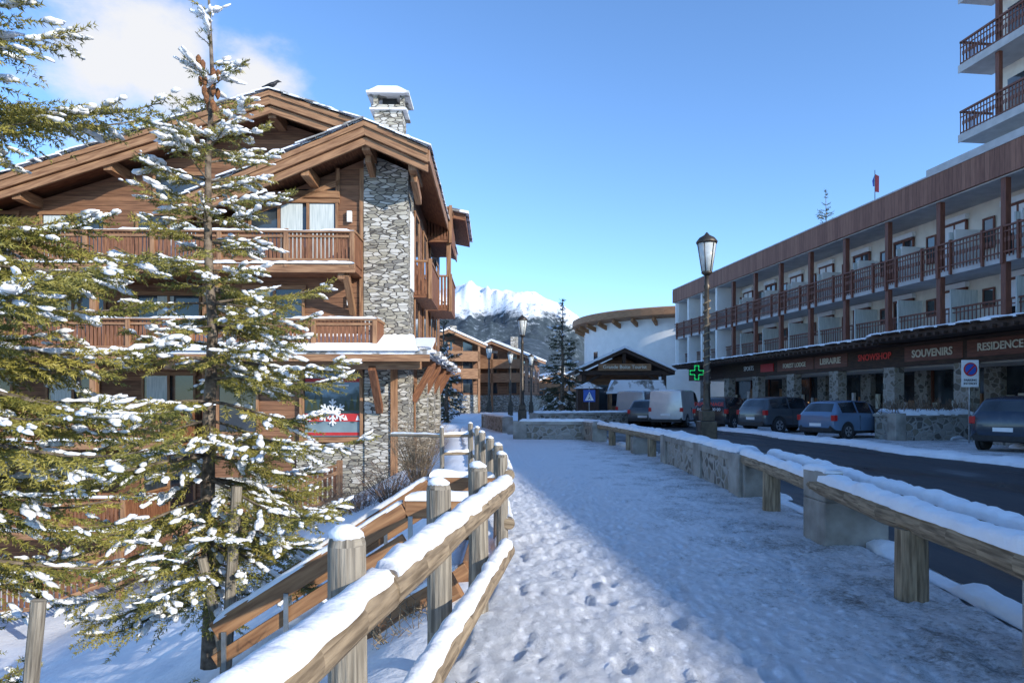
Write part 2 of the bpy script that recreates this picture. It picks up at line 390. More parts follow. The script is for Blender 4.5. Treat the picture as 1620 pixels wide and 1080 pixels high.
for i in range(9):
    x=-.5-i*.25; z=sz(x)+.05
    for j in range(9): T.box(x-.25+j*.03,x-.242+j*.03,6.16,7.84,z-.03,z)
    T.box(x-.26,x,6.14,6.16,z-.04,z+.002); T.box(x-.26,x,7.84,7.86,z-.04,z+.002)
    if i%2==0 or i>4: S.box(x-.24,x-.02,6.6+.3*math.sin(i),7.8,z+.002,z+.03)
W.beam((-.38,6.1,.0),(-.38,7.9,.0),.12,.3)
W.beam((-.45,5.5,.12),(-2.3,5.85,-1.0),.09,.24); snow_strip(S,[(-.45,5.5,.24),(-2.3,5.85,-.88)],.1,.03,.05,2)
B.done()
# ---------------------------------------------------------------- right wall / log guard
def stone_wall(name,pts,w,h,pill=True,mat='rubble'):
    B=Build(name); Wl=B('stone_infill',mat); C=B('concrete_piers','concrete',bevel=.015); Cp=B('coping','concrete',bevel=.01); S=B('snow_cap','snow',smooth=True)
    for a,b in zip(pts[:-1],pts[1:]):
        A=Vector((*a,h/2-.1));Bv=Vector((*b,h/2-.1)); Wl.beam(A,Bv,w,h+.1)
        Cp.beam(Vector((*a,h-.02)),Vector((*b,h-.02)),w+.1,.12)
    if pill:
        for x,y in pts:
            C.box(x-w*.62,x+w*.62,y-w*.62,y+w*.62,-.1,h+.05)
    snow_strip(S,[(x,y,h+.04) for x,y in pts],w*1.05,.10,.1,pts[0][0],gap=0)
    return B.done()
stone_wall('stone_wall',[(3.86,11.1),(3.93,13.6),(3.92,16.6)],.42,.66)
stone_wall('stone_wall',[(3.15,24.8),(2.9,26.1),(.3,26.3)],.42,.68)
stone_wall('stone_wall',[(-.2,31),(-1.4,37)],.4,.7)
stone_wall('stone_wall',[(1.2,37.5),(3.2,38.5),(7.5,41)],.4,.75)
B=Build('log_guardrail')
R=B('log_beams','log'); Pm=B('timber_stubs','log'); C=B('concrete_blocks','concrete',bevel=.02); S=B('snow_on_beams','snow',smooth=True)
def gr(a,b,z=.64,r=.105,dbl=True):
    for off in ((0,.42) if dbl else (0,)):
        log(R,(a[0]+off,a[1],z),(b[0]+off,b[1],z),r)
        pts=[(a[0]+off+(b[0]-a[0])*t,a[1]+(b[1]-a[1])*t,z+r*.76) for t in (0,.2,.4,.6,.8,1)]
        snow_strip(S,pts,r*1.8,.085,.05,a[1]+off)
gr((2.92,3.2),(3.42,7.7)); gr((3.4,7.55),(3.74,10.95)); gr((3.85,16.7),(3.55,20.5),.6,.1); gr((3.55,20.5),(3.15,24.6),.6,.1); gr((2.6,0),(2.93,3.3))
for x,y in [(3.1,5.35),(3.58,9.5),(3.72,18.3),(3.52,20.6),(3.3,22.7)]:
    Pm.tube([(x+.03,y,-.1),(x+.03,y,.58)],[.12,.115],14,jit=.02)
C.box(3.3,3.98,7.2,7.75,-.1,.50); C.box(3.3,3.50,7.2,7.75,.50,.82); 
C.box(2.98,3.6,3.5,4.0,-.1,.66); C.box(3.66,4.1,10.75,11.0,-.1,.6)
C.box(3.4,3.9,19.2,19.6,-.1,.5)
snow_strip(S,[(3.4,7.2,.82),(3.4,7.75,.82)],.2,.05,.05,2); 
B.done()
# ---------------------------------------------------------------- street lamps
def lamp(x,y,h,s=1.0,wrap=False):
    B=Build('street_lamp',frame(x,y,0)); P=B('post','bronze',smooth=True); K=B('base_plinth','bronze',bevel=.02); Gl=B('lantern_glass','lampglass',smooth=True); H=B('lantern_cap','bronze',smooth=True)
    K.box(-.24*s,.24*s,-.24*s,.24*s,0,.95*s); K.box(-.19*s,.19*s,-.19*s,.19*s,.95*s,1.25*s)
    pts=[];rs=[]
    for z,r in [(1.2,.15),(1.3,.17),(1.4,.11),(2.0,.095),(2.05,.12),(2.1,.09),(h-1.6,.07),(h-1.5,.1),(h-1.45,.07),(h-1.1,.06)]:
        pts.append((0,0,z*(1 if z>h-2 else s))); rs.append(r*s)
    P.tube(pts,rs,14)
    Gl.tube([(0,0,h-1.08),(0,0,h-.25)],[.14*s,.27*s],16)
    H.tube([(0,0,h-1.2),(0,0,h-1.12),(0,0,h-1.08)],[.06*s,.16*s,.15*s],16)
    H.tube([(0,0,h-.27),(0,0,h-.22),(0,0,h-.1),(0,0,h-.02),(0,0,h+.06)],[.29*s,.31*s,.22*s,.08*s,.02*s],16)
    for k in range(6):
        a=k*math.pi/3; H.beam((.145*s*math.cos(a),.145*s*math.sin(a),h-1.08),(.275*s*math.cos(a),.275*s*math.sin(a),h-.25),.02,.02)
    if wrap:
        Wp=B('light_garland','log')
        for i in range(60):
            a=i*1.1; z=2.2+i*(h-4.0)/60; Wp.beam((.1*math.cos(a),.1*math.sin(a),z),(.1*math.cos(a+1.1),.1*math.sin(a+1.1),z+.05),.03,.03)
    return B.done()
lamp(5.65,19.8,6.35,1,True); lamp(.57,38,6.2); lamp(-1.95,58,6.1); lamp(-.15,64,6.0); lamp(1.9,68,6.0); lamp(5.2,62,5.4)
# ---------------------------------------------------------------- conifers
def icosphere():
    import bmesh
    bm=bmesh.new(); bmesh.ops.create_icosphere(bm,subdivisions=1,radius=1)
    bm.verts.ensure_lookup_table()
    v=np.array([p.co[:] for p in bm.verts]); f=np.array([[q.index for q in p.verts] for p in bm.faces]); bm.free(); return v,f
IV,IF=icosphere()
def npmesh(name,V,F,mat,parent,smooth=False):
    me=bpy.data.meshes.new(name); nv=len(V); nf=len(F); k=F.shape[1]
    me.vertices.add(nv); me.vertices.foreach_set('co',V.astype(np.float32).ravel())
    me.loops.add(nf*k); me.loops.foreach_set('vertex_index',F.astype(np.int32).ravel())
    me.polygons.add(nf); me.polygons.foreach_set('loop_start',np.arange(0,nf*k,k,dtype=np.int32)); me.polygons.foreach_set('loop_total',np.full(nf,k,dtype=np.int32))
    if smooth: me.polygons.foreach_set('use_smooth',np.ones(nf,dtype=bool))
    me.update(); me.validate(); me.materials.append(mat)
    o=bpy.data.objects.new(name,me); link(o,parent); return o
def conifer(x,y,z,H,Lf,seed,spacing=.2,per=5,dens=110,nl=.03,nw=.0035,tw=.09,snow=1500,tr=.07,needle='needles',lean=(0,0),sub=True,cones=0,z0=.4,ssize=1.0,name='spruce_tree'):
    rng=np.random.default_rng(seed); root=empty(name,frame(x,y,z))
    wood=MB(); segs=[]; ssegs=[]
    n=8; tp=[(lean[0]*(i/n)**2+.03*math.sin(i*2),lean[1]*(i/n),H*i/n) for i in range(n+1)]
    wood.tube(tp,[tr*(1-.93*i/n)+.006 for i in range(n+1)],9,jit=.05)
    zz=z0
    while zz<H-.12:
        ti=zz/H*n; i0=min(int(ti),n-1); c=Vector(tp[i0]).lerp(Vector(tp[i0+1]),ti-i0)
        Lb=Lf(zz); nper=per if zz<H-1.2 else max(4,per-1)
        for b in range(nper):
            if rng.random()<.12: continue
            az=rng.random()*6.283; l=Lb*rng.uniform(.42,1.2); 
            t=zz/H; up=-.12+.75*max(0,t-.35)/.65+rng.uniform(-.16,.14); dr=.30*(1-t)+.05
            o=Vector((math.cos(az),math.sin(az),0)); side=Vector((-math.sin(az),math.cos(az),0))
            wob=rng.uniform(-.15,.15)
            def pos(s): return c+o*(l*s)+side*(wob*l*s*s)+Vector((0,0,l*(up*s-dr*s*s*1.1+dr*1.2*s**4)))
            m=max(3,int(l/.18)); pl=[pos(i/m) for i in range(m+1)]
            wood.tube(pl,[.012*l*(1-i/m)+.003 for i in range(m+1)],4,cap=False)
            for i in range(m):
                if i/m>=.15 or m<4: segs.append((*pl[i],*pl[i+1],1)); 
                if i/m>.3: ssegs.append((*pl[i],*pl[i+1],1.3))
            k=int(l/tw)
            for j in range(1,k):
                s=.10+.88*j/k; p=pos(s); tang=(pos(min(1,s+.05))-p).normalized()
                for sd in (-1,1):
                    if rng.random()<.12: continue
                    l2=(.44*(1-s)+.15)*min(l,1.3)*rng.uniform(.55,1.25)*(1 if s>.2 else .6)
                    d=(tang*.8+side*sd*.7+Vector((0,0,rng.uniform(-.45,.12)))).normalized()
                    q=p+d*l2+Vector((0,0,-.06*l2)); segs.append((*p,*q,1))
                    if l2>.1: ssegs.append((*p.lerp(q,.3),*q,1))
                    if sub:
                        k3=int(l2/.07)
                        for jj in range(1,k3+1):
                            pp=p.lerp(q,jj/(k3+1))
                            for s3 in (-1,1):
                                l3=.10*rng.uniform(.5,1.2)*(1.2-jj/(k3+1))
                                r3=d.cross(Vector((0,0,1))).normalized()
                                qq=pp+(d*.8+r3*s3*.6+Vector((0,0,rng.uniform(-.4,.05)))).normalized()*l3
                                segs.append((*pp,*qq,1))
        zz+=spacing*rng.uniform(.5,1.4)
    segs.append((tp[-1][0],tp[-1][1],H-.5,tp[-1][0],tp[-1][1],H+.0,1)); 
    sg=np.array(segs); A=sg[:,:3];Bq=sg[:,3:6]; ln=np.linalg.norm(Bq-A,axis=1)
    cnt=np.maximum(2,(ln*dens).astype(int)); idx=np.repeat(np.arange(len(sg)),cnt); t=rng.random(len(idx))
    P=A[idx]+(Bq-A)[idx]*t[:,None]; d=((Bq-A)/ln[:,None])[idx]
    r=rng.normal(size=P.shape); r-=d*(r*d).sum(1)[:,None]; r/=np.linalg.norm(r,axis=1)[:,None]+1e-9
    nd=d*.7+r*.75; nd/=np.linalg.norm(nd,axis=1)[:,None]
    w=np.cross(nd,rng.normal(size=P.shape)); w/=np.linalg.norm(w,axis=1)[:,None]+1e-9
    ll=nl*rng.uniform(.7,1.3,len(P))[:,None]
    V=np.stack([P-w*nw,P+w*nw,P+nd*ll],1).reshape(-1,3); F=np.arange(len(V)).reshape(-1,3)
    npmesh('needles',V,F,M[needle],root)
    wood.obj('trunk_and_branches',M['bark'],root,smooth=True)
    if snow and ssegs:
        sgs=np.array(ssegs)
        nz=np.array([noise.noise(Vector((q[0]*2.0+seed,q[1]*2.0,q[2]*2.0))) for q in sgs[:,3:6]])
        sgs=sgs[nz>-.14]
        npick=snow//4
        pick=np.repeat(rng.integers(0,len(sgs),npick),4); snow=len(pick)
        a=sgs[pick,:3];b=sgs[pick,3:6]; dd=b-a; l=np.linalg.norm(dd,axis=1)[:,None]+1e-9; dd=dd/l
        c0=np.repeat(rng.uniform(.3,.9,(npick,1)),4,axis=0)
        c=a+(b-a)*c0+dd*rng.uniform(-.09,.09,(snow,1))*ssize+rng.normal(size=(snow,3))*[.013*ssize,.013*ssize,.003*ssize]; c[:,2]+=.014*ssize
        sd=np.cross(dd,[0,0,1]); sd/=np.linalg.norm(sd,axis=1)[:,None]+1e-9; up=np.cross(sd,dd)
        big=rng.uniform(.55,1.3,(snow,1))**1.6
        sx=rng.uniform(.028,.062,(snow,1))*ssize*big; sy=rng.uniform(.015,.034,(snow,1))*ssize*big; sz_=rng.uniform(.010,.020,(snow,1))*ssize*big
        tmpl=IV[None,:,:]*(1+.15*rng.normal(size=(snow,len(IV),1)))
        V=c[:,None,:]+tmpl[:,:,0:1]*(dd*sx)[:,None,:]+tmpl[:,:,1:2]*(sd*sy)[:,None,:]+tmpl[:,:,2:3]*(up*sz_)[:,None,:]
        F=(IF[None]+np.arange(snow)[:,None,None]*len(IV)).reshape(-1,3)
        npmesh('snow_on_branches',V.reshape(-1,3),F,M['snow'],root,True)
    if cones:
        cb=MB()
        for i in range(cones):
            a=rng.random()*6.28; rr=rng.uniform(.03,.16); zc=H-rng.uniform(.55,1.15); px_=tp[-1][0]+rr*math.cos(a)
            py_=tp[-1][1]+rr*math.sin(a)
            cb.tube([(px_,py_,zc),(px_,py_,zc-.03),(px_,py_,zc-.08),(px_,py_,zc-.12)],[.008,.028,.026,.006],8)
        cb.obj('cones',M['cone'],root,smooth=True)
    return root
def L1(z):
    zz=z-1.15; v=.36*(5.75-zz)
    v=min(v,1.75)
    if zz<1.2: v=min(v,1.25+.25*zz)
    return max(v,.2)
conifer(-3.1,7.0,-1.15,6.85,L1,23,spacing=.175,per=5,dens=125,nl=.034,nw=.005,snow=6400,tr=.085,cones=16,z0=.8,tw=.085)
conifer(-4.3,4.5,-1.9,8.6,lambda z:1.75 if z<5.5 else max(.2,1.75-(z-5.5)*.5),5,spacing=.17,per=6,dens=120,nl=.034,nw=.0052,snow=8500,tr=.1,z0=.5,tw=.09)
fk=dict(dens=40,nl=.16,nw=.018,tw=.26,sub=False,needle='needles_far',snow=400,ssize=2.4,tr=.16)
conifer(3.25,44,0,8.0,lambda z:max(.2,min(1.7,.34*(8.0-z))),8,spacing=.26,per=6,**fk)
conifer(-4.4,46,0,5.5,lambda z:max(.2,min(1.5,.4*(5.5-z))),9,spacing=.3,per=6,**fk)
conifer(-5.2,52,0,9.0,lambda z:max(.2,min(1.5,.3*(9.0-z))),12,spacing=.32,per=6,**fk)
conifer(28.5,62,0,20.5,lambda z:max(.2,min(2.2,.3*(20.5-z))),15,spacing=.45,per=6,**fk)
# stakes
B=Build('tree_stake'); k=B('stake','log_gray'); k.tube([(-2.75,6.5,-1.4),(-2.66,6.6,.75)],[.055,.05],12); k.tube([(-2.72,6.7,-1.4),(-2.93,6.45,.1)],[.05,.045],12); B.done()
B=Build('tree_stake'); k=B('stake','log_gray'); k.tube([(-3.25,4.4,-1.8),(-3.05,4.4,.3)],[.05,.045],12); B.done()
# shrubs
def shrub(x,y,z,r,h,n,seed,mat='twigs',name='bare_shrub'):
    rng=random.Random(seed); mb=MB()
    for i in range(n):
        a=rng.random()*6.28; t=rng.random()**.5; p=[Vector((r*.3*math.cos(a)*t,r*.3*math.sin(a)*t,0))]
        d=Vector((math.cos(a)*t*r,math.sin(a)*t*r,h*rng.uniform(.6,1)))
        for s in (.35,.7,1): p.append(p[0]+d*s+Vector((rng.uniform(-.05,.05),rng.uniform(-.05,.05),0)))
        mb.tube(p,[.008,.006,.005,.002],3,cap=False)
        for q in (1,2,3):
            for _ in range(2):
                e=p[q]+Vector((rng.uniform(-1,1),rng.uniform(-1,1),rng.uniform(.1,.9)))*h*.22; mb.tube([p[q],e],[.004,.0015],3,cap=False)
    o=mb.obj(name,M[mat]); o.location=(x,y,z); return o
shrub(-2.4,17.5,-.55,.6,1.5,150,1,'log'); shrub(-2.9,16.2,-.9,.7,.9,90,2); shrub(-3.7,16.8,-1.3,.8,.8,90,3); shrub(-4.6,17.6,-1.6,.8,.7,90,13); shrub(-.75,5.1,-.4,.35,.45,60,4,'log','dry_grass')
shrub(-.12,3.4,-.02,.2,.16,30,6,'log','dry_grass'); shrub(-.2,2.6,-.02,.2,.14,26,7,'log','dry_grass')
# ---------------------------------------------------------------- left chalet
B=Build('wooden_chalet',frame(-3.5,22.7,0,1.5))
A=B('plank_walls','planks')
r2=lambda x:10.15-.5-.43*abs(x+1.1)
r1=lambda x:11.8-.5-.33*abs(x+4.55)
A.prism([(-6.6,-5),(-.02,-5),(-.02,r2(-.02)),(-1.1,r2(-1.1)),(-6.6,r2(-6.6))],0,14)
A.prism([(-18,-5),(-2,-5),(-2,r1(-2)),(-4.55,r1(-4.55)),(-18,r1(-18))],1.5,14.3)
st=B('stone_pillar','stone')
st.box(-1.4,.06,-.12,1.4,-2,8.95); st.prism([(-1.4,8.95),(.06,8.95),(.06,r2(.06)-.02),(-1.1,r2(-1.1)-.02),(-1.4,r2(-1.4)-.02)],-.12,1.4)
st.box(-1.35,-.35,-.22,.3,-1.5,2.9); st.box(-3.6,-1.35,-.15,.3,-1.5,.1)
for y in (3.2,6.2,9.2): st.box(-.1,.35,y,y+.8,-1,3)
Fa=B('fascia_boards','fascia',bevel=.01); Sl=B('stone_slate_roof','slates'); So=B('soffit','slat'); Pu=B('purlins','fascia',bevel=.015); Br=B('canopy_brackets','slat',bevel=.01); Sn=B('roof_snow','snow',smooth=True)
def gable(xc,zr,s,xl,xr,y0,y1,t=.34):
    for xe in (xl,xr):
        ze=zr-s*abs(xe-xc)
        So.prism([(xc,zr-.06),(xe,ze-.06),(xe,ze-t+.04),(xc,zr-t+.04)] if xe<xc else [(xc,zr-.06),(xc,zr-t+.04),(xe,ze-t+.04),(xe,ze-.06)],y0+.1,y1)
        Fa.prism([(xc,zr-.04),(xe,ze-.04),(xe,ze-t-.08),(xc,zr-t-.08)],y0-.01,y0+.09)
        Fa.prism([(xc,zr-t-.1),(xe,ze-t-.1),(xe,ze-t-.34),(xc,zr-t-.34)],y0+.1,y0+.2)
        Fa.prism([(xc,zr),(xe,ze),(xe,ze-.16),(xc,zr-.16)],y0-.08,y0-.012)
        Fa.box(min(xe,xe+.06*(1 if xe>xc else -1)),max(xe,xe+.06*(1 if xe>xc else -1)),y0-.01,y1,ze-t-.05,ze-.03)
        L_=abs(xe-xc); nst=int(L_/.45)
        for i in range(nst):
            a=i/nst; b=(i+1.25)/nst; yy=y0-.14
            while yy<y1:
                w=random.uniform(.4,.75); jz=random.uniform(.0,.045)
                xa=xc+(xe-xc)*a; xb=xc+(xe-xc)*b*1.0; za=zr-s*abs(xa-xc)+.01+jz; zb=zr-s*abs(xb-xc)+.05+jz
                dy=random.uniform(-.04,.04) if yy>y0 else random.uniform(-.11,.03)
                Sl.add([(xa,yy+dy,za),(xb,yy+dy,zb),(xb,yy+w,zb),(xa,yy+w,za),(xa,yy+dy,za+.05),(xb,yy+dy,zb+.045),(xb,yy+w,zb+.045),(xa,yy+w,za+.05)],[(0,1,5,4),(4,5,6,7),(1,2,6,5),(2,3,7,6),(3,0,4,7)])
                yy+=w+.01
        pts=[(xc+(xe-xc)*t_,y0+.3,zr-s*L_*t_+.08) for t_ in np.linspace(0,1,9)]
        snow_strip(Sn,pts,.6,.12,.12,xe,gap=.85)
gable(-1.1,10.15,.43,-6.9,.85,-1.6,14)
gable(-4.55,11.8,.33,-19,-1.6,.1,14.5)
for x in (-5.0,-3.0,-1.1,.35): Pu.beam((x,-1.35,r2(x)-.12),(x,.4,r2(x)-.12),.26,.36)
for x in (-16,-13,-10,-7.3,-4.55): Pu.beam((x,.35,r1(x)-.1),(x,1.9,r1(x)-.1),.28,.38)
for x in (-1.1,.35): Pu.beam((x,-.95,r2(x)-.4),(x,.4,r2(x)-.75),.2,.3)
# chimney
Ch=B('stone_chimney','stone'); Ch.box(-1.35,-.35,1.6,2.6,8.5,11.9); Ch.box(-1.45,-.25,1.5,2.7,11.9,12.0)
for x,y in ((-1.38,1.57),(-.44,1.57),(-1.38,2.5),(-.44,2.5)): Ch.box(x,x+.16,y,y+.16,12.0,12.35)
cp=B('chimney_cap','slates'); cp.box(-1.6,-.1,1.35,2.85,12.36,12.44); cp.prism([(-1.55,12.45),(-.15,12.45),(-.5,12.62),(-1.2,12.62)],1.4,2.8); cp.box(-1.2,-.5,1.6,2.6,12.62,12.68); cp.box(-1.5,-.2,1.48,2.72,11.9-.08,11.9-.01)
Ch2=B('flue_core','black'); Ch2.box(-1.1,-.6,1.85,2.35,12.0,12.36)
# balconies
SL=B('balcony_slats','slat'); RL=B('balcony_rails','fascia',bevel=.008); DK=B('balcony_decks','slat'); SB=B('balcony_snow','snow',smooth=True)
def balc(x0,x1,y0,y1,zf,h=1.05,left=True,right=True,snow=True,sp=.125):
    DK.box(x0,x1,y0+.03,y1,zf-.2,zf); RL.box(x0-.02,x1+.02,y0-.03,y0+.03,zf-.26,zf+.02)
    RL.box(x0-.03,x1+.03,y0-.06,y0+.08,zf+h-.07,zf+h); RL.box(x0,x1,y0-.025,y0+.03,zf+.1,zf+.18); RL.box(x0,x1,y0-.025,y0+.03,zf+h-.22,zf+h-.15)
    n=int((x1-x0)/sp)
    for i in range(n):
        x=x0+(i+.5)*sp; SL.box(x-.045,x+.045,y0+.031,y0+.055,zf+.03,zf+h-.08)
    n=max(1,int((x1-x0)/1.9))
    for i in range(n+1):
        x=x0+.07+(x1-x0-.14)*i/n; RL.box(x-.07,x+.07,y0-.05,y0+.07,zf-.1,zf+h+.05)
    for f,x in ((left,x0),(right,x1)):
        if f:
            RL.box(x-.05,x+.05,y0+.08,y1,zf+h-.07,zf+h-.002)
            m=int((y1-y0)/sp)
            for i in range(m): yv=y0+(i+.5)*sp; SL.box(x-.012,x+.012,yv-.04,yv+.04,zf+.03,zf+h-.08)
    if snow: snow_strip(SB,[(x0,y0,zf+h-.005),(x1,y0,zf+h-.005)],.15,.06,.12,zf,gap=.8); snow_strip(SB,[(x0,y0-.03,zf+.02),(x1,y0-.03,zf+.02)],.12,.08,.12,zf+4,gap=.85)
balc(-18,-1.45,-1.35,1.5,5.78); balc(-18,-.75,-1.35,1.5,3.05); balc(-18,-7.1,-1.35,1.5,.28); balc(-18,-8.5,-1.35,1.5,-2.5)
for z in (5.78,3.05,.28):
    for x in (-13.2,-9.6,-5.8,-1.9): 
        if not(z<1 and x>-7): Pu.beam((x,-1.25,z-.32),(x,.4,z-.32),.22,.24); 
for x in (-5.8,-9.6,-13.2): 
    for z in (3.05,.28):
        if not(z<1 and x>-7): Pu.box(x-.1,x+.1,-1.2,-1.0,z+.0,z+2.5)
Pu.beam((-1.75,-.1,4.4),(-1.75,-1.2,5.5),.2,.2)
# windows
Fr=B('window_frames','fascia',bevel=.006); Gs=B('window_glass','glass'); Cu=B('curtains','curtain')
def win(x0,x1,y,z0,z1,n=2,cur=None,fw=.09):
    Gs.box(x0,x1,y-.035,y-.005,z0,z1)
    for i in range(n+1):
        x=x0+(x1-x0)*i/n; Fr.box(x-fw/2,x+fw/2,y-.08,y-.03,z0,z1)
    Fr.box(x0-.09,x1+.09,y-.1,y-.02,z1,z1+.13); Fr.box(x0-.09,x1+.09,y-.1,y-.02,z0-.1,z0)
    if cur:
        for a,b in cur: Cu.box(x0+(x1-x0)*a+fw/2,x0+(x1-x0)*b-fw/2,y-.042,y-.036,z0+.02,z1-.02)
win(-5.15,-2.3,0,5.85,8.05,3,[(.34,.62),(.67,.98)])
Gs.prism([(-5.0,8.45),(-2.35,8.45),(-2.35,r2(-2.35)-.55),(-5.0,r2(-5.0)-.25)],-.035,-.005)
Fr.box(-5.3,-2.2,-.09,-.02,8.22,8.45); Fr.box(-2.33,-2.2,-.09,-.02,8.45,9.2); Fr.prism([(-5.3,r2(-5.3)-.3),(-2.2,r2(-2.2)-.55),(-2.2,r2(-2.2)-.35),(-5.3,r2(-5.3)-.1)],-.09,-.02)
win(-5.3,-3.4,0,3.1,5.2,2,[(.05,.45)])
for xc in (-8.5,-11.8,-14.8):
    win(xc-1.1,xc+1.1,1.5,5.85,8.0,2,[(0.02,.4)] if xc<-9 else [(.5,.95)]); win(xc-1.1,xc+1.1,1.5,3.1,5.2,2,[(.3,.6)]); win(xc-.9,xc+.9,1.5,.4,2.4,2,[(.05,.5)]); win(xc-.9,xc+.9,1.5,-2.3,-.4,2)
win(-9,-7.2,1.5,8.6,9.4,1)
win(-6.2,-4.9,0,.5,2.2,1)
wl=B('wall_lights','white'); 
for z in (7.6,4.85): wl.box(-1.95,-1.8,-.14,-.01,z-.18,z+.18)
Pu.box(-6.7,-6.5,-.06,.1,-5,8); Pu.box(-1.55,-1.4,-.1,.05,0,9.2)
st.box(-6.65,-1.35,-.1,.2,-5,-1.0)
# canopy roof
CX=.95
for (a,b,c,d) in [(-7.2,CX,-2.0,.0)]:
    Sl.add([(a,c,3.02),(b,c,3.02),(b,d,3.62),(a,d,3.62),(a,c,2.94),(b,c,2.94),(b,d,3.5),(a,d,3.5)],[(0,1,2,3),(0,4,5,1),(1,5,6,2),(4,7,6,5),(0,3,7,4)])
    Sn.add([(a,c-.05,3.04),(b-.4,c-.05,3.04),(b-.7,d,3.70),(a,d,3.70),(a,c-.05,3.12),(b-.4,c-.05,3.11),(b-.8,d,3.74),(a,d,3.76)],[(0,4,5,1)[::-1],(4,5,6,7),(1,5,6,2)[::-1]])
    Fa.box(a,b,c-.02,c+.06,2.72,2.93); Pu.box(a,b-.3,c+.35,c+.6,2.5,2.75)
    snow_strip(Sn,[(a,c,3.05),(b-.3,c,3.05)],.2,.14,.1,4)
    for i in range(17): 
        x=a+.2+i*.47; Br.beam((x,c+.1,2.85),(x,-.05,3.4),.09,.13)
Sl.add([(CX,-2.0,3.0),(CX,13,3.0),(0,13,3.6),(0,0,3.6),(CX,-2,2.9),(CX,13,2.9),(0,13,3.5),(0,0,3.5)],[(0,1,2,3),(0,4,5,1),(4,7,6,5)])
for i in range(40): Sl.box(CX-.3,CX+.1+random.uniform(0,.16),-1.95+i*.37,-1.66+i*.37,2.94+random.uniform(0,.09),3.06+random.uniform(0,.05))
snow_strip(Sn,[(CX-.15,-1.9,3.12),(CX-.15,12.8,3.12)],.35,.09,.15,7,gap=.85)
for y in (1.2,3.6,6.6,9.6):
    Br.beam((.08,y,1.5),(CX-.2,y,2.75),.2,.24); Br.box(0,CX-.1,y-.1,y+.1,2.7,2.88)
Br.beam((-.85,-.25,1.2),(-.85,-1.7,2.55),.22,.26); Pu.box(-.5,-.28,-.3,-.05,-1,2.8); 
win_side=B('side_glass','glass')
for y in (2.2,5.2,8.2,11):
    for z in (.3,3.9,6.6): 
        win_side.box(-.01,.015,y,y+1.3,z,z+1.7); Fr.box(.0,.05,y-.1,y,z-.1,z+1.8); Fr.box(.0,.05,y+1.3,y+1.4,z-.1,z+1.8); Fr.box(.0,.052,y-.1,y+1.4,z+1.7,z+1.82)
def sbalc(y0,y1,w,zf,h=1.1):
    DK.box(-.05,w,y0,y1,zf-.25,zf)
    RL.box(w-.07,w+.05,y0-.03,y1,zf+h-.08,zf+h); RL.box(0,w,y0-.04,y0+.06,zf+h-.08,zf+h+.003)
    for i in range(int((y1-y0)/.14)): SL.box(w-.02,w+.01,y0+i*.14,y0+i*.14+.1,zf-.15,zf+h-.09)
    for i in range(int(w/.14)): SL.box(i*.14,i*.14+.1,y0-.02,y0+.01,zf-.15,zf+h-.09)
    RL.box(w-.08,w+.06,y0-.06,y0+.08,zf-.3,zf+h+.05)
sbalc(7.2,10.5,1.0,8.7,1.3); sbalc(7.2,10.5,1.0,5.7,1.3); sbalc(2,5.5,.6,5.5); 
DK.box(.02,.9,7.6,10.2,8.5,8.72)
Pu.box(.8,1.0,7.3,7.5,7,8.5)
pn=B('sign_panel','white'); pn.box(.07,.12,.35,1.1,5.3,7.9)
So.prism([(-2,10.7),(1.6,10.0),(1.6,9.72),(-2,10.42)],8.5,14); Sl.prism([(-2,10.85),(1.75,10.12),(1.75,10.0),(-2,10.73)],8.3,14.1); A.box(-1,-.04,8,14,9,10.2)
# shop window with poster
Fr.box(-3.5,-1.42,-.18,-.03,2.5,2.68); Fr.box(-3.5,-1.42,-.2,-.03,.16,.32); Fr.box(-3.5,-3.36,-.18,-.03,.32,2.5); Fr.box(-1.52,-1.42,-.18,-.03,.32,2.5)
ps=B('shop_poster','glass'); ps.box(-3.36,-1.52,-.07,-.02,.32,2.5)
def postermat():
    m,nt,b=newmat('poster_print'); tc=N(nt,'ShaderNodeTexCoord'); sp=N(nt,'ShaderNodeSeparateXYZ'); L(nt,tc.outputs['Object'],sp.inputs[0])
    n=N(nt,'ShaderNodeTexNoise'); n.inputs['Scale'].default_value=3; n.inputs['Detail'].default_value=7; L(nt,tc.outputs['Object'],n.inputs[0])
    a=N(nt,'ShaderNodeMath',operation='MULTIPLY_ADD'); L(nt,n.outputs[0],a.inputs[0]); a.inputs[1].default_value=.9; L(nt,sp.outputs[2],a.inputs[2])
    mr=N(nt,'ShaderNodeMapRange'); mr.inputs[1].default_value=.3; mr.inputs[2].default_value=3.2; L(nt,a.outputs[0],mr.inputs[0])
    L(nt,ramp(nt,mr.outputs[0],[(0,(.3,.4,.42)),(.34,(.16,.22,.25)),(.38,(.02,.045,.045)),(.62,(.03,.06,.065)),(.7,(.2,.3,.36)),(1,(.08,.17,.3))]),b.inputs['Base Color'])
    b.inputs['Roughness'].default_value=.35; return m
pr=B('poster_sheet',postermat()); pr.box(-3.33,-1.55,-.085,-.075,.36,2.44)
rd=B('poster_red_band','red'); rd.box(-3.33,-1.55,-.095,-.086,.84,1.10); rd.box(-3.33,-1.55,-.095,-.086,2.14,2.26); rd.box(-3.33,-1.55,-.095,-.086,.38,.48)
tr=B('poster_trees','needles_far')
for i in range(9):
    x=-3.2+i*.2; 
    if abs(x+2.35)<.35: continue
    h=.35+.25*math.sin(i*2.1)**2; tr.add([(x-.1,-.09,1.2),(x+.1,-.09,1.2),(x,-.09,1.2+h)],[(0,1,2)])
fl=B('poster_snowflake','signwhite'); cx,cz=-2.42,1.14
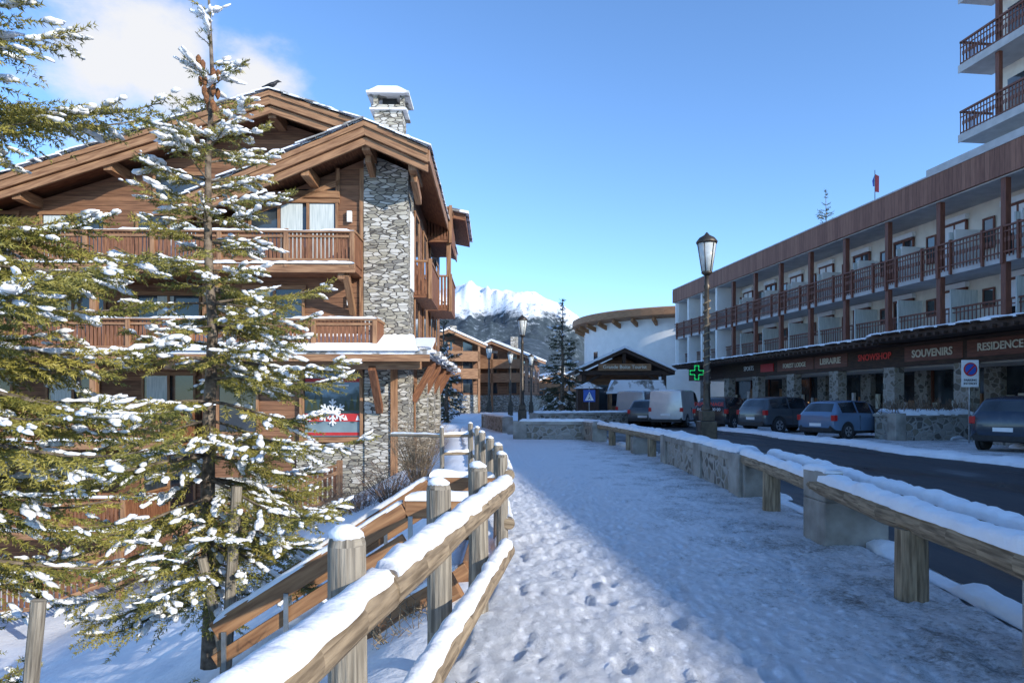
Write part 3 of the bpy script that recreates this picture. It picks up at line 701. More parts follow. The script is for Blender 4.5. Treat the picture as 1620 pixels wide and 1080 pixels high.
for k in range(6):
    a=k*math.pi/3+math.pi/6; d=Vector((math.cos(a),0,math.sin(a))); c=Vector((cx,-.12,cz)); fl.beam(c,c+d*.44,.03,.06,(0,1,0)); fl.beam(c,c+d*.44,.06,.03,(0,1,0))
    for t in (.15,.28):
        for s in (-1,1):
            a2=a+s*.9; fl.beam(c+d*t,c+d*t+Vector((math.cos(a2),0,math.sin(a2)))*.14,.05,.035,(0,1,0))
for i in range(5):
    x=-3.2+i*.4
    if abs(x+2.42)>.3: fl.add([(x-.07,-.1,.88),(x+.07,-.1,.88),(x,-.1,1.06)],[(0,1,2)])
fl.box(-3.0,-1.9,-.1,-.096,2.0,2.05)
B.done()
# crows
def crow(x,y,z,deg):
    mb=MB(); mb.tube([(-.26,0,.06),(-.2,0,.07),(-.1,0,.1),(0,0,.14),(.08,0,.19),(.12,0,.235),(.16,0,.25),(.19,0,.245),(.25,0,.235)],[.02,.035,.06,.075,.055,.04,.04,.025,.004],10,ell=.9)
    mb.tube([(0,.02,.09),(.01,.02,0)],[.008,.006],5); mb.tube([(0,-.02,.09),(.01,-.02,0)],[.008,.006],5)
    for s in(-1,1): mb.tube([(.06,s*.06,.15),(-.05,s*.07,.12),(-.2,s*.03,.08)],[.02,.035,.01],6)
    o=mb.obj('crow',M['crow'],smooth=True); o.matrix_world=frame(x,y,z,deg)@Matrix.Scale(1.25,4)
crow(-8.05,22.9,11.93,10); crow(-12.2,22.85,10.62,190)
# lower slat fence
B=Build('slatted_fence'); S1=B('slats','slat'); R1=B('rails_and_posts','fascia'); S2=B('snow','snow',smooth=True)
a=Vector((-4.95,19.6,-1.35)); b=Vector((-12.2,17.6,-3.95)); 
for a,b in ((a,b),(b,Vector((-18,17.2,-4.4)))):
    n=int((b-a).length/.14)
    for i in range(n):
        p=a.lerp(b,i/n); S1.beam(p+Vector((0,0,.08)),p+Vector((0,0,1.02)),.09,.025,(0,1,0))
    for z in (.15,.85): R1.beam(a+Vector((0,-.04,z)),b+Vector((0,-.04,z)),.04,.1)
    R1.beam(a+Vector((0,-.0,1.07)),b+Vector((0,0,1.07)),.12,.07)
    for i in range(5):
        p=a.lerp(b,i/4); R1.beam(p-Vector((0,0,.4)),p+Vector((0,0,1.18)),.14,.14,(0,1,0))
    snow_strip(S2,[a+Vector((0,0,1.1)),b+Vector((0,0,1.1))],.1,.03,.1,1,gap=.9)
B.done()
# ---------------------------------------------------------------- right building
B=Build('apartment_building',frame(20.3,0,0,7.0))
Wp=B('plaster_walls','plaster'); Wh=B('white_frames','white',bevel=.01); Rw=B('wooden_posts','redwood',bevel=.01); Rr=B('balcony_railings','redwood'); Vb=B('roof_fascia_boards','vplanks')
Sb=B('floor_slabs','slab'); Gl=B('window_glass','glass'); Fw=B('window_frames','redwood'); Sh=B('roller_shutters','signwhite'); Dk=B('canopy_timber','darkwood'); Sn=B('canopy_snow','snow',smooth=True); Stn=B('stone_pillars','rubble'); Sg=B('sign_band','darkwood'); Cnc=B('privacy_panels','curtain')
Wp.box(2,14,-40,56.5,4.0,9.6); Wp.box(5.0,14,-40,56.6,0,4.0)
Sb.box(.15,14.2,-40,57,9.9,10.5); Sb.box(.2,2,-40,57,6.45,6.7); Sb.box(.12,2,-40,57,9.45,9.6)
Vb.box(0,.15,-40,57.05,9.5,10.56); Sb.box(-.03,.17,-40,57.08,10.56,10.62)
Vb.box(0,14,57.05,57.15,9.5,10.5)
Wh.box(.3,14,56.6,57,4.2,9.45)
pg=B('roof_parapet','slab'); pg.box(.6,14.0,-40,28.8,10.5,11.15)
ys_=[27.6+3.12*i for i in range(-14,7)]
for y in ys_:
    Rw.box(.18,.4,y-.11,y+.11,4.4,9.5)
    Rw.box(.1,.3,y-.06,y+.06,6.4,7.75)
    if y>20: Wh.box(.9,2,y-.05,y+.05,6.7,8.4)
    Cnc.box(.75,2,y+.08,y+.14,6.7,8.3); Cnc.box(.8,2,y+.08,y+.14,4.4,6.0)
    for z0,z1 in ((6.72,9.0),(4.42,6.2)):
        yc=y+1.6; k=int(y*7)%3
        Gl.box(1.93,1.99,yc-1.0,yc+.2,z0,z1-.1); Fw.box(1.88,1.96,yc-1.06,yc-.98,z0,z1); Fw.box(1.88,1.96,yc+.2,yc+.28,z0,z1); Fw.box(1.88,1.96,yc-.44,yc-.36,z0,z1); Fw.box(1.88,1.962,yc-1.06,yc+.28,z1-.1,z1)
        Sh.box(1.8,1.99,yc-1.1,yc+.32,z1,z1+.22)
        if k==0: Sh.box(1.9,1.925,yc-.98,yc+.2,z1-1.1,z1-.1)
        if k==1: Sh.box(1.9,1.925,yc-.98,yc+.2,z0,z1-.1)
        Gl.box(1.93,1.99,yc+.75,yc+1.2,z0+.9,z1-.3); Fw.box(1.9,1.94,yc+.68,yc+1.27,z0+.82,z0+.9); Fw.box(1.9,1.94,yc+.68,yc+.75,z0+.9,z1-.3); Fw.box(1.9,1.94,yc+1.2,yc+1.27,z0+.9,z1-.3);Fw.box(1.9,1.94,yc+.68,yc+1.27,z1-.3,z1-.22)
for y in (46.3+3.12*i*.85 for i in range(1,5)): Wh.box(.2,2,y-.14,y+.14,4.3,9.5)
def latt(y0,y1,x,z0,h,sp=.16,th=.03,deco=True):
    Rr.box(x-.05,x+.05,y0,y1,z0+h-.06,z0+h); Rr.box(x-.025,x+.025,y0,y1,z0+.06,z0+.11); Rr.box(x-.024,x+.024,y0,y1,z0+h-.24,z0+h-.2)
    n=int((y1-y0)/sp)
    for i in range(n):
        y=y0+(i+.5)*sp; Rr.box(x-.015,x+.015,y-th/2,y+th/2,z0-.1,z0+h-.06)
        if deco: Rr.box(x-.02,x+.02,y-.045,y+.045,z0+.42,z0+.58)
latt(15,46.3,.16,6.72,1.02); latt(46.3,57,.16,6.72,1.02); latt(15,57,.9,4.42,.85,.2,.03,False)
for y in np.arange(16,57,1.56): Rr.box(.1,.22,y-.04,y+.04,6.45,7.8)
for y0,y1,xo,dz in ((-10,31,-.6,0),(31,57.4,.0,-.05)):
    Dk.add([(xo,y0,4.05+dz),(xo,y1,4.05+dz),(5,y1,4.25+dz),(5,y0,4.25+dz),(xo,y0,4.32+dz),(xo,y1,4.32+dz),(2.2,y1,4.42),(2.2,y0,4.42)],[(0,1,5,4)[::-1],(4,5,6,7)[::-1],(0,3,2,1)[::-1],(1,2,6,5),(3,0,4,7)])
    n=int((y1-y0)/.45)
    for i in range(n):
        y=y0+.2+i*.45; Dk.tube([(xo-.18,y,4.12+dz),(1.4,y,4.2+dz)],[.07,.07],6)
    snow_strip(Sn,[(xo+.12,y0,4.36+dz),(xo+.12,y1,4.36+dz)],.35,.12,.3,xo); Sn.add([(xo+.1,y0,4.36+dz),(xo+.1,y1,4.36+dz),(2.0,y1,4.44),(2.0,y0,4.44)],[(3,2,1,0)])
    for i in range(int((y1-y0)/.7)):
        y=y0+i*.7+random.uniform(0,.4); Dk.box(xo-.22,xo+.1,y,y+random.uniform(.25,.5),4.33+dz,4.38+dz)
Sg.box(1.35,1.6,-10,57,3.05,4.0); Sg.box(1.2,1.9,-10,57,4.0,4.08)
Gl.box(4.9,4.98,-10,57,.5,3.0)
for i in range(22):
    y=-2+2.75*i; Fw.box(4.8,4.9,y-.05,y+.05,.3,3); 
for i in range(-1,12):
    y=5.8+4.4*i; Stn.box(1.36,1.85,y-.4,y+.4,-.1,3.05)
    Stn.box(4.6,5,y+1.6,y+2.5,0,3)
Fw.box(4.7,4.97,-10,57,0,.5); Wp.box(1.9,5,-10,57,3.0,3.1)
for i in range(90):
    y=8+i*.55; c=('red','cream','signwhite','blue','curtain','beam','cream','warm')[(i*5)%8]; g=B('window_display_'+c,c); 
    z=.6+random.random()*.5; g.box(4.72,4.84,y,y+random.uniform(.12,.4),z,z+(random.uniform(.5,1.4) if c!='warm' else .35))
rt=(D2R(90),0,D2R(-90)); rootB=B.root
def sy(px,bx=1.3): return (20.3+bx)/((px-810)/1080+.123)/.9925
text('SOUVENIRS',.46,(1.30,sy(1477),3.56),rt,'cream',rootB,'souvenirs_lettering',bold=.01)
text('LIBRAIRIE',.46,(1.31,sy(1315),3.6),rt,'cream',rootB,'librairie_lettering',bold=.008)
text('SNOWSHOP',.44,(1.31,sy(1385),3.6),rt,'redneon',rootB,'red_shop_lettering',bold=.004)
text('RESIDENCE',.42,(1.30,sy(1586),3.6),rt,'cream',rootB,'residence_lettering',bold=.008)
text('FOREST LODGE',.36,(1.29,sy(1258),3.55),rt,'cream',rootB,'lodge_lettering',bold=.006)
text('SPORTS',.42,(1.33,sy(1185),3.6),rt,'signwhite',rootB,'sports_lettering')
rp=B('red_sign','red'); rp.box(1.28,1.34,sy(1225),sy(1205),3.3,3.8)
bd=B('sign_boards','redwood',bevel=.01)
for px,hw in ((1477,1.7),(1586,1.6),(1258,2.0),(1315,1.5)): bd.box(1.325,1.348,sy(px)-hw,sy(px)+hw,3.25,3.92)
# pharmacy cross
gx=B('pharmacy_cross','black'); yv=sy(1104,-.4); gx.box(-1.1,.0,yv-.08,yv+.08,3.3,3.7); gx.box(-.75,-.35,yv-.081,yv+.081,2.95,4.05)
gl=B('pharmacy_cross_leds','greenled')
for k in range(11):
    t=-.5+k*.1
    for o in (-.15,.15) : 
        if abs(t)>.14: gl.box(-.55+t-.025,-.55+t+.025,yv-.12,yv-.085,3.5+o-.025,3.5+o+.025); gl.box(-.55+o-.025,-.55+o+.025,yv-.12,yv-.085,3.5+t-.025,3.5+t+.025)
for t in (-.5,.5):
    for o in (-.1,0,.1): gl.box(-.55+t-.025,-.55+t+.025,yv-.12,yv-.085,3.5+o-.02,3.5+o+.02); gl.box(-.55+o-.02,-.55+o+.02,yv-.12,yv-.085,3.5+t-.025,3.5+t+.025)
Wh.box(3,5,46,49,10.5,11.4); Wh.box(3.4,3.8,47,47.5,11.4,11.9)
fg=B('flagpole','metal'); fg.tube([(2.2,34.4,10.5),(2.2,34.4,13.1)],[.03,.02],6)
f1=B('flag_red','red'); f2=B('flag_blue','blue')
f1.add([(2.2,34.4,12.9),(2.22,34.1,12.7),(2.25,34.15,11.9),(2.2,34.4,12.0)],[(0,1,2,3)]); f2.add([(2.2,34.4,12.9),(2.16,34.55,12.6),(2.2,34.55,12.3),(2.2,34.4,12.3)],[(0,1,2,3)])
# tower with balconies
Tx=3.4
Wp.box(Tx+1.6,14,22,30,10.5,22)
for z in (13.3,16.4,19.5):
    Sb.box(Tx,Tx+1.6,21,30.3,z-.28,z); Sb.box(Tx-.04,Tx,21,30.34,z-.3,z+.04)
    Rr.box(Tx,Tx+.1,21,30.3,z+1.02,z+1.1); Rr.box(Tx+.02,Tx+.06,21,30.3,z+.1,z+.15); Rr.box(Tx,Tx+1.6,30.2,30.3,z+1.02,z+1.1); Rr.box(Tx+.02,Tx+.06,21,30.3,z+.8,z+.84)
    for i in range(58):
        y=21+i*.16; Rr.box(Tx+.025,Tx+.055,y-.018,y+.018,z,z+1.05); Rr.box(Tx+.02,Tx+.06,y-.05,y+.05,z+.45,z+.62)
    for i in range(10): Rr.box(Tx+i*.16,Tx+.03+i*.16,30.24,30.27,z,z+1.05)
    for y in (22.5,25.5,28.8): Gl.box(Tx+1.54,Tx+1.6,y-.6,y+.6,z+.1,z+2.2)
for y in (24.2,28.4): Rw.box(Tx+.12,Tx+.3,y-.1,y+.1,13.3,20)
B.done()
# ---------------------------------------------------------------- round building
B=Build('round_building',frame(19,73,0))
Wl=MB(); n=72
for i in range(n):
    for z in (0,9.6): 
        a=2*math.pi*i/n; Wl.v.append((11.2*math.cos(a),11.2*math.sin(a),z))
for i in range(n): a=2*i;b=2*((i+1)%n); Wl.f.append((a,b,b+1,a+1))
Wl.obj('curved_white_wall',M['white'],B.root,smooth=True)
Rf=MB(); prof=[(11.2,9.0),(12.3,9.1),(12.5,9.2),(12.5,9.8),(12.2,9.95),(6,10.5),(0,10.6)]
for i in range(n):
    a=2*math.pi*i/n
    for r,z in prof: Rf.v.append((r*math.cos(a),r*math.sin(a),z))
q=len(prof)
fmi=[]
for i in range(n):
    for k in range(q-1):
        a=i*q+k;b=((i+1)%n)*q+k; Rf.f.append((a,b,b+1,a+1)); fmi.append(1 if k>=4 else 0)
Rf.obj('timber_roof_rim',None,B.root,mats=[M['fascia'],M['snow']],fm=fmi)
rb_=B('roof_brackets','beam')
for i in range(n//2):
    a=4*math.pi*i/n; rb_.beam((11.1*math.cos(a),11.1*math.sin(a),8.5),(12.2*math.cos(a),12.2*math.sin(a),8.95),.22,.4)
wg=B('windows','glass')
for a in (200,217,225): 
    t=D2R(a); c=Vector((11.18*math.cos(t),11.18*math.sin(t),5.8)); tt=Vector((-math.sin(t),math.cos(t),0)); wg.beam(c-tt*.4,c+tt*.4,.08,1.0)
B.done()
# entrance pavilion
B=Build('entrance_pavilion',frame(8.1,50,0))
Dk=B('timber','darkwood',bevel=.01); Sl=B('snowy_roof','snow'); Pk=B('plank_front','planks'); Gs=B('glass','glass')
for s in (-1,1):
    Dk.prism([(0,5.2),(s*3.6,3.55),(s*3.6,3.3),(0,4.92)],-1,6); Sl.prism([(0,5.42),(s*3.7,3.7),(s*3.7,3.56),(0,5.21)],-1.1,6)
    Dk.box(s*2.9-.15,s*2.9+.15,-.7,-.4,0,3.6); Dk.beam((s*2.9,-.55,2.6),(s*1.6,-.55,3.4),.15,.2)
Dk.box(-3.2,3.2,-.8,-.5,3.3,3.6); Pk.prism([(-2.9,0),(2.9,0),(2.9,3.4),(0,4.8),(-2.9,3.4)],1.2,6); Gs.box(-2.2,2.2,1.12,1.18,.4,2.6)
Dk.box(-.12,.12,-.75,-.5,3.6,4.95)
sb=B('sign_board','beam'); sb.box(-1.9,1.9,-.95,-.88,3.6,4.1)
text('Grande Boite Tourist',.36,(0,-.97,3.85),(D2R(90),0,0),'cream',B.root,'pavilion_lettering',bold=.005)
B.done()
B=Build('market_stall',frame(7.9,43.5,0,-4)); a=B('counter','planks'); b=B('snowy_roof','slates'); c=B('posts','beam')
a.box(-1.5,1.6,0,1.6,0,1.1); 
for x in (-1.6,1.6):
    for y in (-.1,1.7): c.box(x-.07,x+.07,y-.07,y+.07,0,2.1)
b.prism([(-1.9,1.9),(1.9,2.0),(1.7,2.75),(-1.4,2.75)],-.3,-.2); b.add([(-1.9,-.3,1.95),(1.9,-.3,2.0),(1.7,1.0,2.8),(-1.5,1.0,2.8),(1.9,2.2,2.0),(-1.9,2.2,2.0)],[(0,1,2,3),(3,2,4,5)])
B.done()
B=Build('information_kiosk',frame(4.6,41.5,0)); a=B('body','darkwood'); a.box(-.6,.7,0,1.2,0,2.2); b=B('roof','slates'); b.prism([(-.8,2.2),(.9,2.2),(.05,2.6)],-.2,1.4); B.done()
B=Build('pedestrian_crossing_sign',frame(4.55,40.2,0)); p=B('post','metal'); p.tube([(0,0,0),(0,0,2.3)],[.03,.03],8); b=B('panel','blue',bevel=.01); b.box(-.35,.35,-.04,-.01,1.4,2.1)
w=B('triangle','signwhite'); w.add([(-.26,-.045,1.48),(.26,-.045,1.48),(0,-.045,2.0)],[(0,1,2)])
f=B('figure','black'); f.beam((0,-.05,1.66),(0,-.05,1.82),.01,.05); f.beam((0,-.05,1.66),(-.07,-.05,1.53),.01,.03); f.beam((0,-.05,1.66),(.07,-.05,1.53),.01,.03); f.tube([(0,-.052,1.85),(0,-.046,1.85)],[.03,.03],8); B.done()
# distant chalets
def far_chalet(x,y,w,d,h,deg,fl=3):
    B=Build('distant_chalet',frame(x,y,0,deg)); W=B('walls','planks'); F=B('trim','fascia'); S=B('snow_roof','snow'); G=B('glass','glass'); St=B('stone_base','stone')
    hh=w/2; zr=h; ze=h-hh*.42
    W.prism([(-hh,2),(hh,2),(hh,ze-.3),(0,zr-.3),(-hh,ze-.3)],0,d); St.box(-hh-.05,hh+.05,-.05,d,0,2)
    for s in (-1,1):
        F.prism([(0,zr),(s*(hh+.8),ze-.35),(s*(hh+.8),ze-.65),(0,zr-.35)],-1.1,d+.5); S.prism([(0,zr+.25),(s*(hh+.9),ze-.15),(s*(hh+.9),ze-.33),(0,zr+.02)],-1.2,d+.6)
    for f in range(fl):
        z=2+f*(ze-2)/fl
        if f: F.box(-hh-.1,hh+.1,-1,-.92,z,z+.95); F.box(-hh-.1,hh+.1,-1,0,z-.15,z+.0)
        for i in range(3):
            xx=-hh+w*(i+.5)/3; G.box(xx-.5,xx+.5,-.05,-.01,z+.2,z+2); F.box(xx-.6,xx-.5,-.08,-.01,z+.1,z+2.1);F.box(xx+.5,xx+.6,-.08,-.01,z+.1,z+2.1)
        for i in range(4):
            yy=1+i*(d-2)/3; G.box(hh,hh+.03,yy-.4,yy+.4,z+.4,z+1.8)
    for xx in (-hh,0,hh): F.box(xx-.12,xx+.12,-1.0,-.8,0,ze)
    St.box(hh*.3,hh*.3+.8,d*.4,d*.4+.8,zr-1,zr+1)
    B.done()
far_chalet(-7.0,74,6.6,12,9.0,14); far_chalet(-2.2,82,7.0,12,8.4,-12); far_chalet(-14,90,9,12,11,0); far_chalet(6.5,96,8,10,5.2,10,2)
# ---------------------------------------------------------------- mountains
def mountmat():
    m,nt,b=newmat('mountain_snow_and_forest'); tc=N(nt,'ShaderNodeTexCoord'); sp=N(nt,'ShaderNodeSeparateXYZ'); L(nt,tc.outputs['Object'],sp.inputs[0])
    n=N(nt,'ShaderNodeTexNoise'); n.inputs['Scale'].default_value=.006; n.inputs['Detail'].default_value=12; n.inputs['Roughness'].default_value=.65; L(nt,tc.outputs['Object'],n.inputs[0])
    n2=N(nt,'ShaderNodeTexNoise'); n2.inputs['Scale'].default_value=.05; n2.inputs['Detail'].default_value=8; n2.inputs['Roughness'].default_value=.75; L(nt,tc.outputs['Object'],n2.inputs[0])
    a=N(nt,'ShaderNodeMath',operation='MULTIPLY_ADD'); L(nt,n.outputs[0],a.inputs[0]); a.inputs[1].default_value=300; L(nt,sp.outputs[2],a.inputs[2])
    a2=N(nt,'ShaderNodeMath',operation='MULTIPLY_ADD'); L(nt,n2.outputs[0],a2.inputs[0]); a2.inputs[1].default_value=120; L(nt,a.outputs[0],a2.inputs[2])
    mr=N(nt,'ShaderNodeMapRange'); mr.inputs[1].default_value=480; mr.inputs[2].default_value=535; L(nt,a2.outputs[0],mr.inputs[0])
    forest=ramp(nt,n2.outputs[0],[(.40,(.022,.035,.045)),(.56,(.05,.07,.085)),(.68,(.25,.29,.34))])  # bluish tint in the tree colours stands in for distance haze
    rock=ramp(nt,n2.outputs[0],[(.36,(.35,.38,.45)),(.46,(.87,.89,.91))])
    L(nt,mixc(nt,mr.outputs[0],forest,rock),b.inputs['Base Color']); b.inputs['Roughness'].default_value=.9; return m
M['mount']=mountmat()
mb=MB(); RT=[(-60,330),(-20,400),(-8,440),(-5.8,464),(-4.6,488),(-3.7,500),(-2.4,478),(-1,458),(.6,450),(2.1,450),(3.2,420),(4.4,394),(5.4,355),(6.2,305),(7,240),(9,180),(12,160),(20,150),(60,150)]
na,nr=260,66
for j in range(nr+1):
    r=650+(4200-650)*j/nr
    for i in range(na+1):
        th=(-62+ i if i<50 else (-12+26*(i-50)/160 if i<210 else 14+48*(i-210)/50))
        x=r*math.sin(D2R(th)); y=r*math.cos(D2R(th))
        H=interp(RT,th)+2
        back=H*ss(1500,3000,r)*(1-.5*ss(3000,4200,r))
        front=(95+30*math.sin(th*.5+1))*ss(650,1400,r)*(1-.4*ss(6,14,th))
        nz=0;am=1;fq_=.0032
        for o in range(5):
            nz+=am*(1-2*abs(noise.noise(Vector((x*fq_,y*fq_,o*3.1))))); am*=.5; fq_*=2.1
        crest=.22+.78*(1-ss(2600,2950,r)*(1-ss(3100,3500,r)))
        z=max(back,front)+ (nz-1.2)*(18+60*ss(1500,2600,r))*ss(650,1200,r)*crest
        mb.v.append((x,y,z-3))
for j in range(nr):
    for i in range(na): a=j*(na+1)+i; mb.f.append((a,a+1,a+na+2,a+na+1))
mb.obj('mountain_terrain',M['mount'],smooth=True)
# ---------------------------------------------------------------- vehicles
def car(x,y,deg,col,kind='hatch',name='parked_car',zoff=.03):
    col_m=paint(kind+'_paint',col); root=empty(name,frame(x,y,zoff,deg))
    if kind=='hatch':
        st=[(-1.99,.42,.70,.74,.66,.60),(-1.96,.30,.88,.96,.80,.72),(-1.86,.24,.95,1.06,.84,.72),(-1.6,.22,.97,1.38,.86,.62),(-1.48,.22,.97,1.45,.86,.61),(-.62,.2,.95,1.50,.87,.62),(-.52,.2,.95,1.50,.87,.62),(.30,.2,.93,1.46,.87,.61),(.42,.2,.93,1.42,.87,.61),(1.08,.2,.92,1.0,.87,.74),(1.2,.2,.9,.97,.87,.72),(1.65,.22,.82,.88,.84,.66),(1.92,.26,.68,.72,.76,.6),(2.0,.36,.52,.55,.66,.55)]
        gl=(3,9); wb=(-1.22,1.27); R=.31
    elif kind=='suv':
        st=[(-2.15,.45,.8,.84,.7,.62),(-2.12,.34,1.0,1.08,.84,.76),(-2.05,.3,1.06,1.2,.9,.74),(-1.85,.28,1.08,1.5,.92,.68),(-1.7,.28,1.08,1.58,.92,.67),(-.7,.26,1.05,1.66,.93,.68),(-.6,.26,1.05,1.66,.93,.68),(.35,.26,1.03,1.62,.93,.67),(.5,.26,1.03,1.56,.93,.66),(1.1,.26,1.02,1.12,.93,.78),(1.25,.27,1.0,1.08,.92,.76),(1.8,.28,.93,1.0,.9,.7),(2.1,.32,.78,.82,.8,.62),(2.18,.42,.6,.63,.7,.58)]
        gl=(3,9); wb=(-1.32,1.33); R=.36
    else:
        st=[(-2.4,.45,1.0,1.9,.86,.78),(-2.38,.32,1.05,1.98,.92,.82),(-2.2,.3,1.1,2.02,.95,.83),(-2.0,.3,1.1,2.03,.95,.83),(-1.9,.3,1.1,2.03,.95,.83),(-.4,.28,1.1,2.03,.95,.83),(.3,.28,1.1,2.03,.95,.83),(.4,.28,1.1,2.02,.95,.82),(1.0,.28,1.1,1.92,.95,.8),(1.65,.28,1.08,1.22,.94,.82),(1.75,.28,1.05,1.15,.93,.8),(2.15,.3,.95,1.0,.9,.74),(2.36,.34,.75,.8,.8,.66),(2.42,.45,.6,.63,.7,.6)]
        gl=(7,9); wb=(-1.45,1.5); R=.34
    v=[];f=[];fm=[]
    def sec(s):
        x,zb,be,tp,w,wt=s
        h=[(w*.86,zb),(w*.99,zb+.12),(w*1.0,(zb+be)/2+.05),(w*.965,be),(w*.965+(wt-w*.965)*.12,be+(tp-be)*.1),(wt,tp-min(.06,(tp-be)*.4)),(wt*.88,tp-.012),(wt*.4,tp)]
        return [(x,a,b) for a,b in h]+[(x,-a,b) for a,b in h[::-1]]
    for s in st: v+=sec(s)
    q=16
    for i in range(len(st)-1):
        for k in range(q-1):
            a=i*q+k; f.append((a,a+1,a+q+1,a+q)); mi=0
            greenh=gl[0]<=i<gl[1]
            pillar=(st[i+1][0]-st[i][0])<.16
            if k in (4,10) and greenh and not pillar: mi=1
            if i in((gl[1]-1,) if kind=='van' else (gl[1]-1,2)) and 5<k<9: mi=1
            if k in (0,14): mi=2
            fm.append(mi)
        a=i*q; f.append((a,a+q,a+q+q-1,a+q-1)); fm.append(2)
    f.append(tuple(range(q-1,-1,-1))); fm.append(0); f.append(tuple((len(st)-1)*q+k for k in range(q))); fm.append(2)
    mb=MB(); mb.v=v; mb.f=f; o=mb.obj('body',None,root,mats=[col_m,M['glass'],M['black']],fm=fm)
    for p in o.data.polygons: p.use_smooth=True
    o.modifiers.new('es','EDGE_SPLIT').split_angle=D2R(38)
    ty=MB();rm=MB();ar=MB();W=st[6][4]
    for wx in wb:
        for s in (-1,1):
            ty.tube([(wx,s*(W-.2),R),(wx,s*(W-.19),R),(wx,s*(W-.02),R),(wx,s*(W+.015),R)],[R*.8,R,R,R*.9],24)
            rm.tube([(wx,s*(W-.05),R),(wx,s*(W+.02),R)],[R*.66,R*.62],20)
            ar.tube([(wx,s*(W-.1),R+.01),(wx,s*(W+.004),R+.01)],[R*1.17,R*1.17],24)
            for k in range(5):
                a=k*1.2566+.3; ty.beam((wx+R*.2*math.cos(a),s*(W+.019),R+R*.2*math.sin(a)),(wx+R*.56*math.cos(a),s*(W+.019),R+R*.56*math.sin(a)),.012,R*.2,(math.sin(a),0,-math.cos(a)))
    ty.obj('tyres',M['tyre'],root,smooth=False); rm.obj('rims',M['rim'],root); ar.obj('wheel_arches',M['black'],root)
    x0=st[1][0]; lz=st[2][2]-.12
    rl=MB(); 
    for s in (-1,1): rl.box(x0-.03,x0+.16,s*W*.90-.1 if s>0 else -W*.90-.07,s*W*.90+.07 if s>0 else -W*.90+.1,lz-.12,lz+.1)
    rl.obj('rear_lights',M['rearlight'],root,bevel=.02)
    pl=MB(); pl.box(x0-.045,x0-.02,-.26,.26,lz-.34,lz-.22); pl.obj('number_plate',M['signwhite'],root)
    bb=MB(); bb.box(x0-.04,x0+.1,-W*.85,W*.85,st[1][1]-.02,st[1][1]+.14)
    for s in (-1,1): bb.box(.78,.95,s*(W+.02)-.07,s*(W+.02)+.07,st[6][2]-.02,st[6][2]+.12)
    for hx in (-.5,.35): bb.box(hx,hx+.02,-W-.004,W+.004,st[6][1]+.15,st[6][2]-.03)
    bb.obj('trim',M['black'],root,bevel=.01)
    hl=MB(); x1=st[-2][0]
    for s in (-1,1): hl.box(x1-.2,x1+.02,s*W*.78-.12,s*W*.78+.12,st[-2][2]-.14,st[-2][2]+.0)
    hl.obj('headlights',M['lampglass'],root,bevel=.02)
    return root
car(13.6,27.6,28,(.15,.24,.36),'hatch'); car(12.9,32.2,24,(.08,.095,.11),'suv'); r=car(11.2,35.6,50,(.03,.03,.035),'suv')
text('DEPANNAGE',.26,(-2.22,0,1.28),(D2R(90),0,D2R(-90)),'redneon',r); text('04 79 08 00 00',.2,(-2.24,0,1.02),(D2R(90),0,D2R(-90)),'signwhite',r)
car(9.3,38.5,62,(.6,.62,.64),'van','delivery_van'); car(8.1,43.0,65,(.33,.36,.38),'van','delivery_van'); car(8.0,37.0+3.2,70,(.08,.09,.1),'hatch')
car(16.1,21.0,32,(.03,.045,.07),'suv')
# planters
def planter(x,y,w,d,h,deg,seed):
    B=Build('stone_planter',frame(x,y,0,deg)); S=B('stone_sides','rubble'); C=B('concrete_coping','concrete',bevel=.02); Sn=B('snow','snow',smooth=True); T=B('shrubs','twigs')
    S.box(-w/2,w/2,-d/2,d/2,0,h-.1); C.box(-w/2-.06,w/2+.06,-d/2-.06,d/2+.06,h-.1,h)
    for x_ in (-w/2,w/2): C.box(x_-.22,x_+.22,-d/2-.1,-d/2+.35,0,h+.05)
    for j in range(int(d/.4)): snow_strip(Sn,[(-w/2+.05,-d/2+.25+j*.4,h-.02),(w/2-.05,-d/2+.25+j*.4,h-.02)],.6,.2,.12,seed+j)
    rng=random.Random(seed)
    for i in range(320):
        p=Vector((rng.uniform(-w/2,w/2),rng.uniform(-d/2,d/2),h)); q=p+Vector((rng.uniform(-.25,.25),rng.uniform(-.25,.25),rng.uniform(.2,.65))); T.tube([p,q],[.014,.005],3,cap=False)
    B.done()
planter(15.9,26.3,3.3,1.3,1.0,10,1); planter(17.2,22.9,1.6,1.2,1.0,10,5); planter(19.2,25.6,1.2,1.0,.9,5,8)
# parking sign
B=Build('no_parking_sign',frame(16.1,24.0,0)); p=B('post','metal'); p.tube([(0,.04,0),(0,.04,2.95)],[.03,.03],8); b=B('panel','signwhite',bevel=.01); b.box(-.3,.3,-.02,.01,2.0,2.95)
c=B('ring','red'); c.tube([(0,-.035,2.62),(0,-.021,2.62)],[.24,.24],28); c=B('disc','blue'); c.tube([(0,-.045,2.62),(0,-.03,2.62)],[.19,.19],28)
c=B('bars','red'); c.beam((-.14,-.05,2.48),(.14,-.05,2.76),.01,.05)
text('PARKING',.11,(0,-.025,2.24),(D2R(90),0,0),'black',B.root); text('INTERDIT',.11,(0,-.025,2.12),(D2R(90),0,0),'black',B.root); B.done()
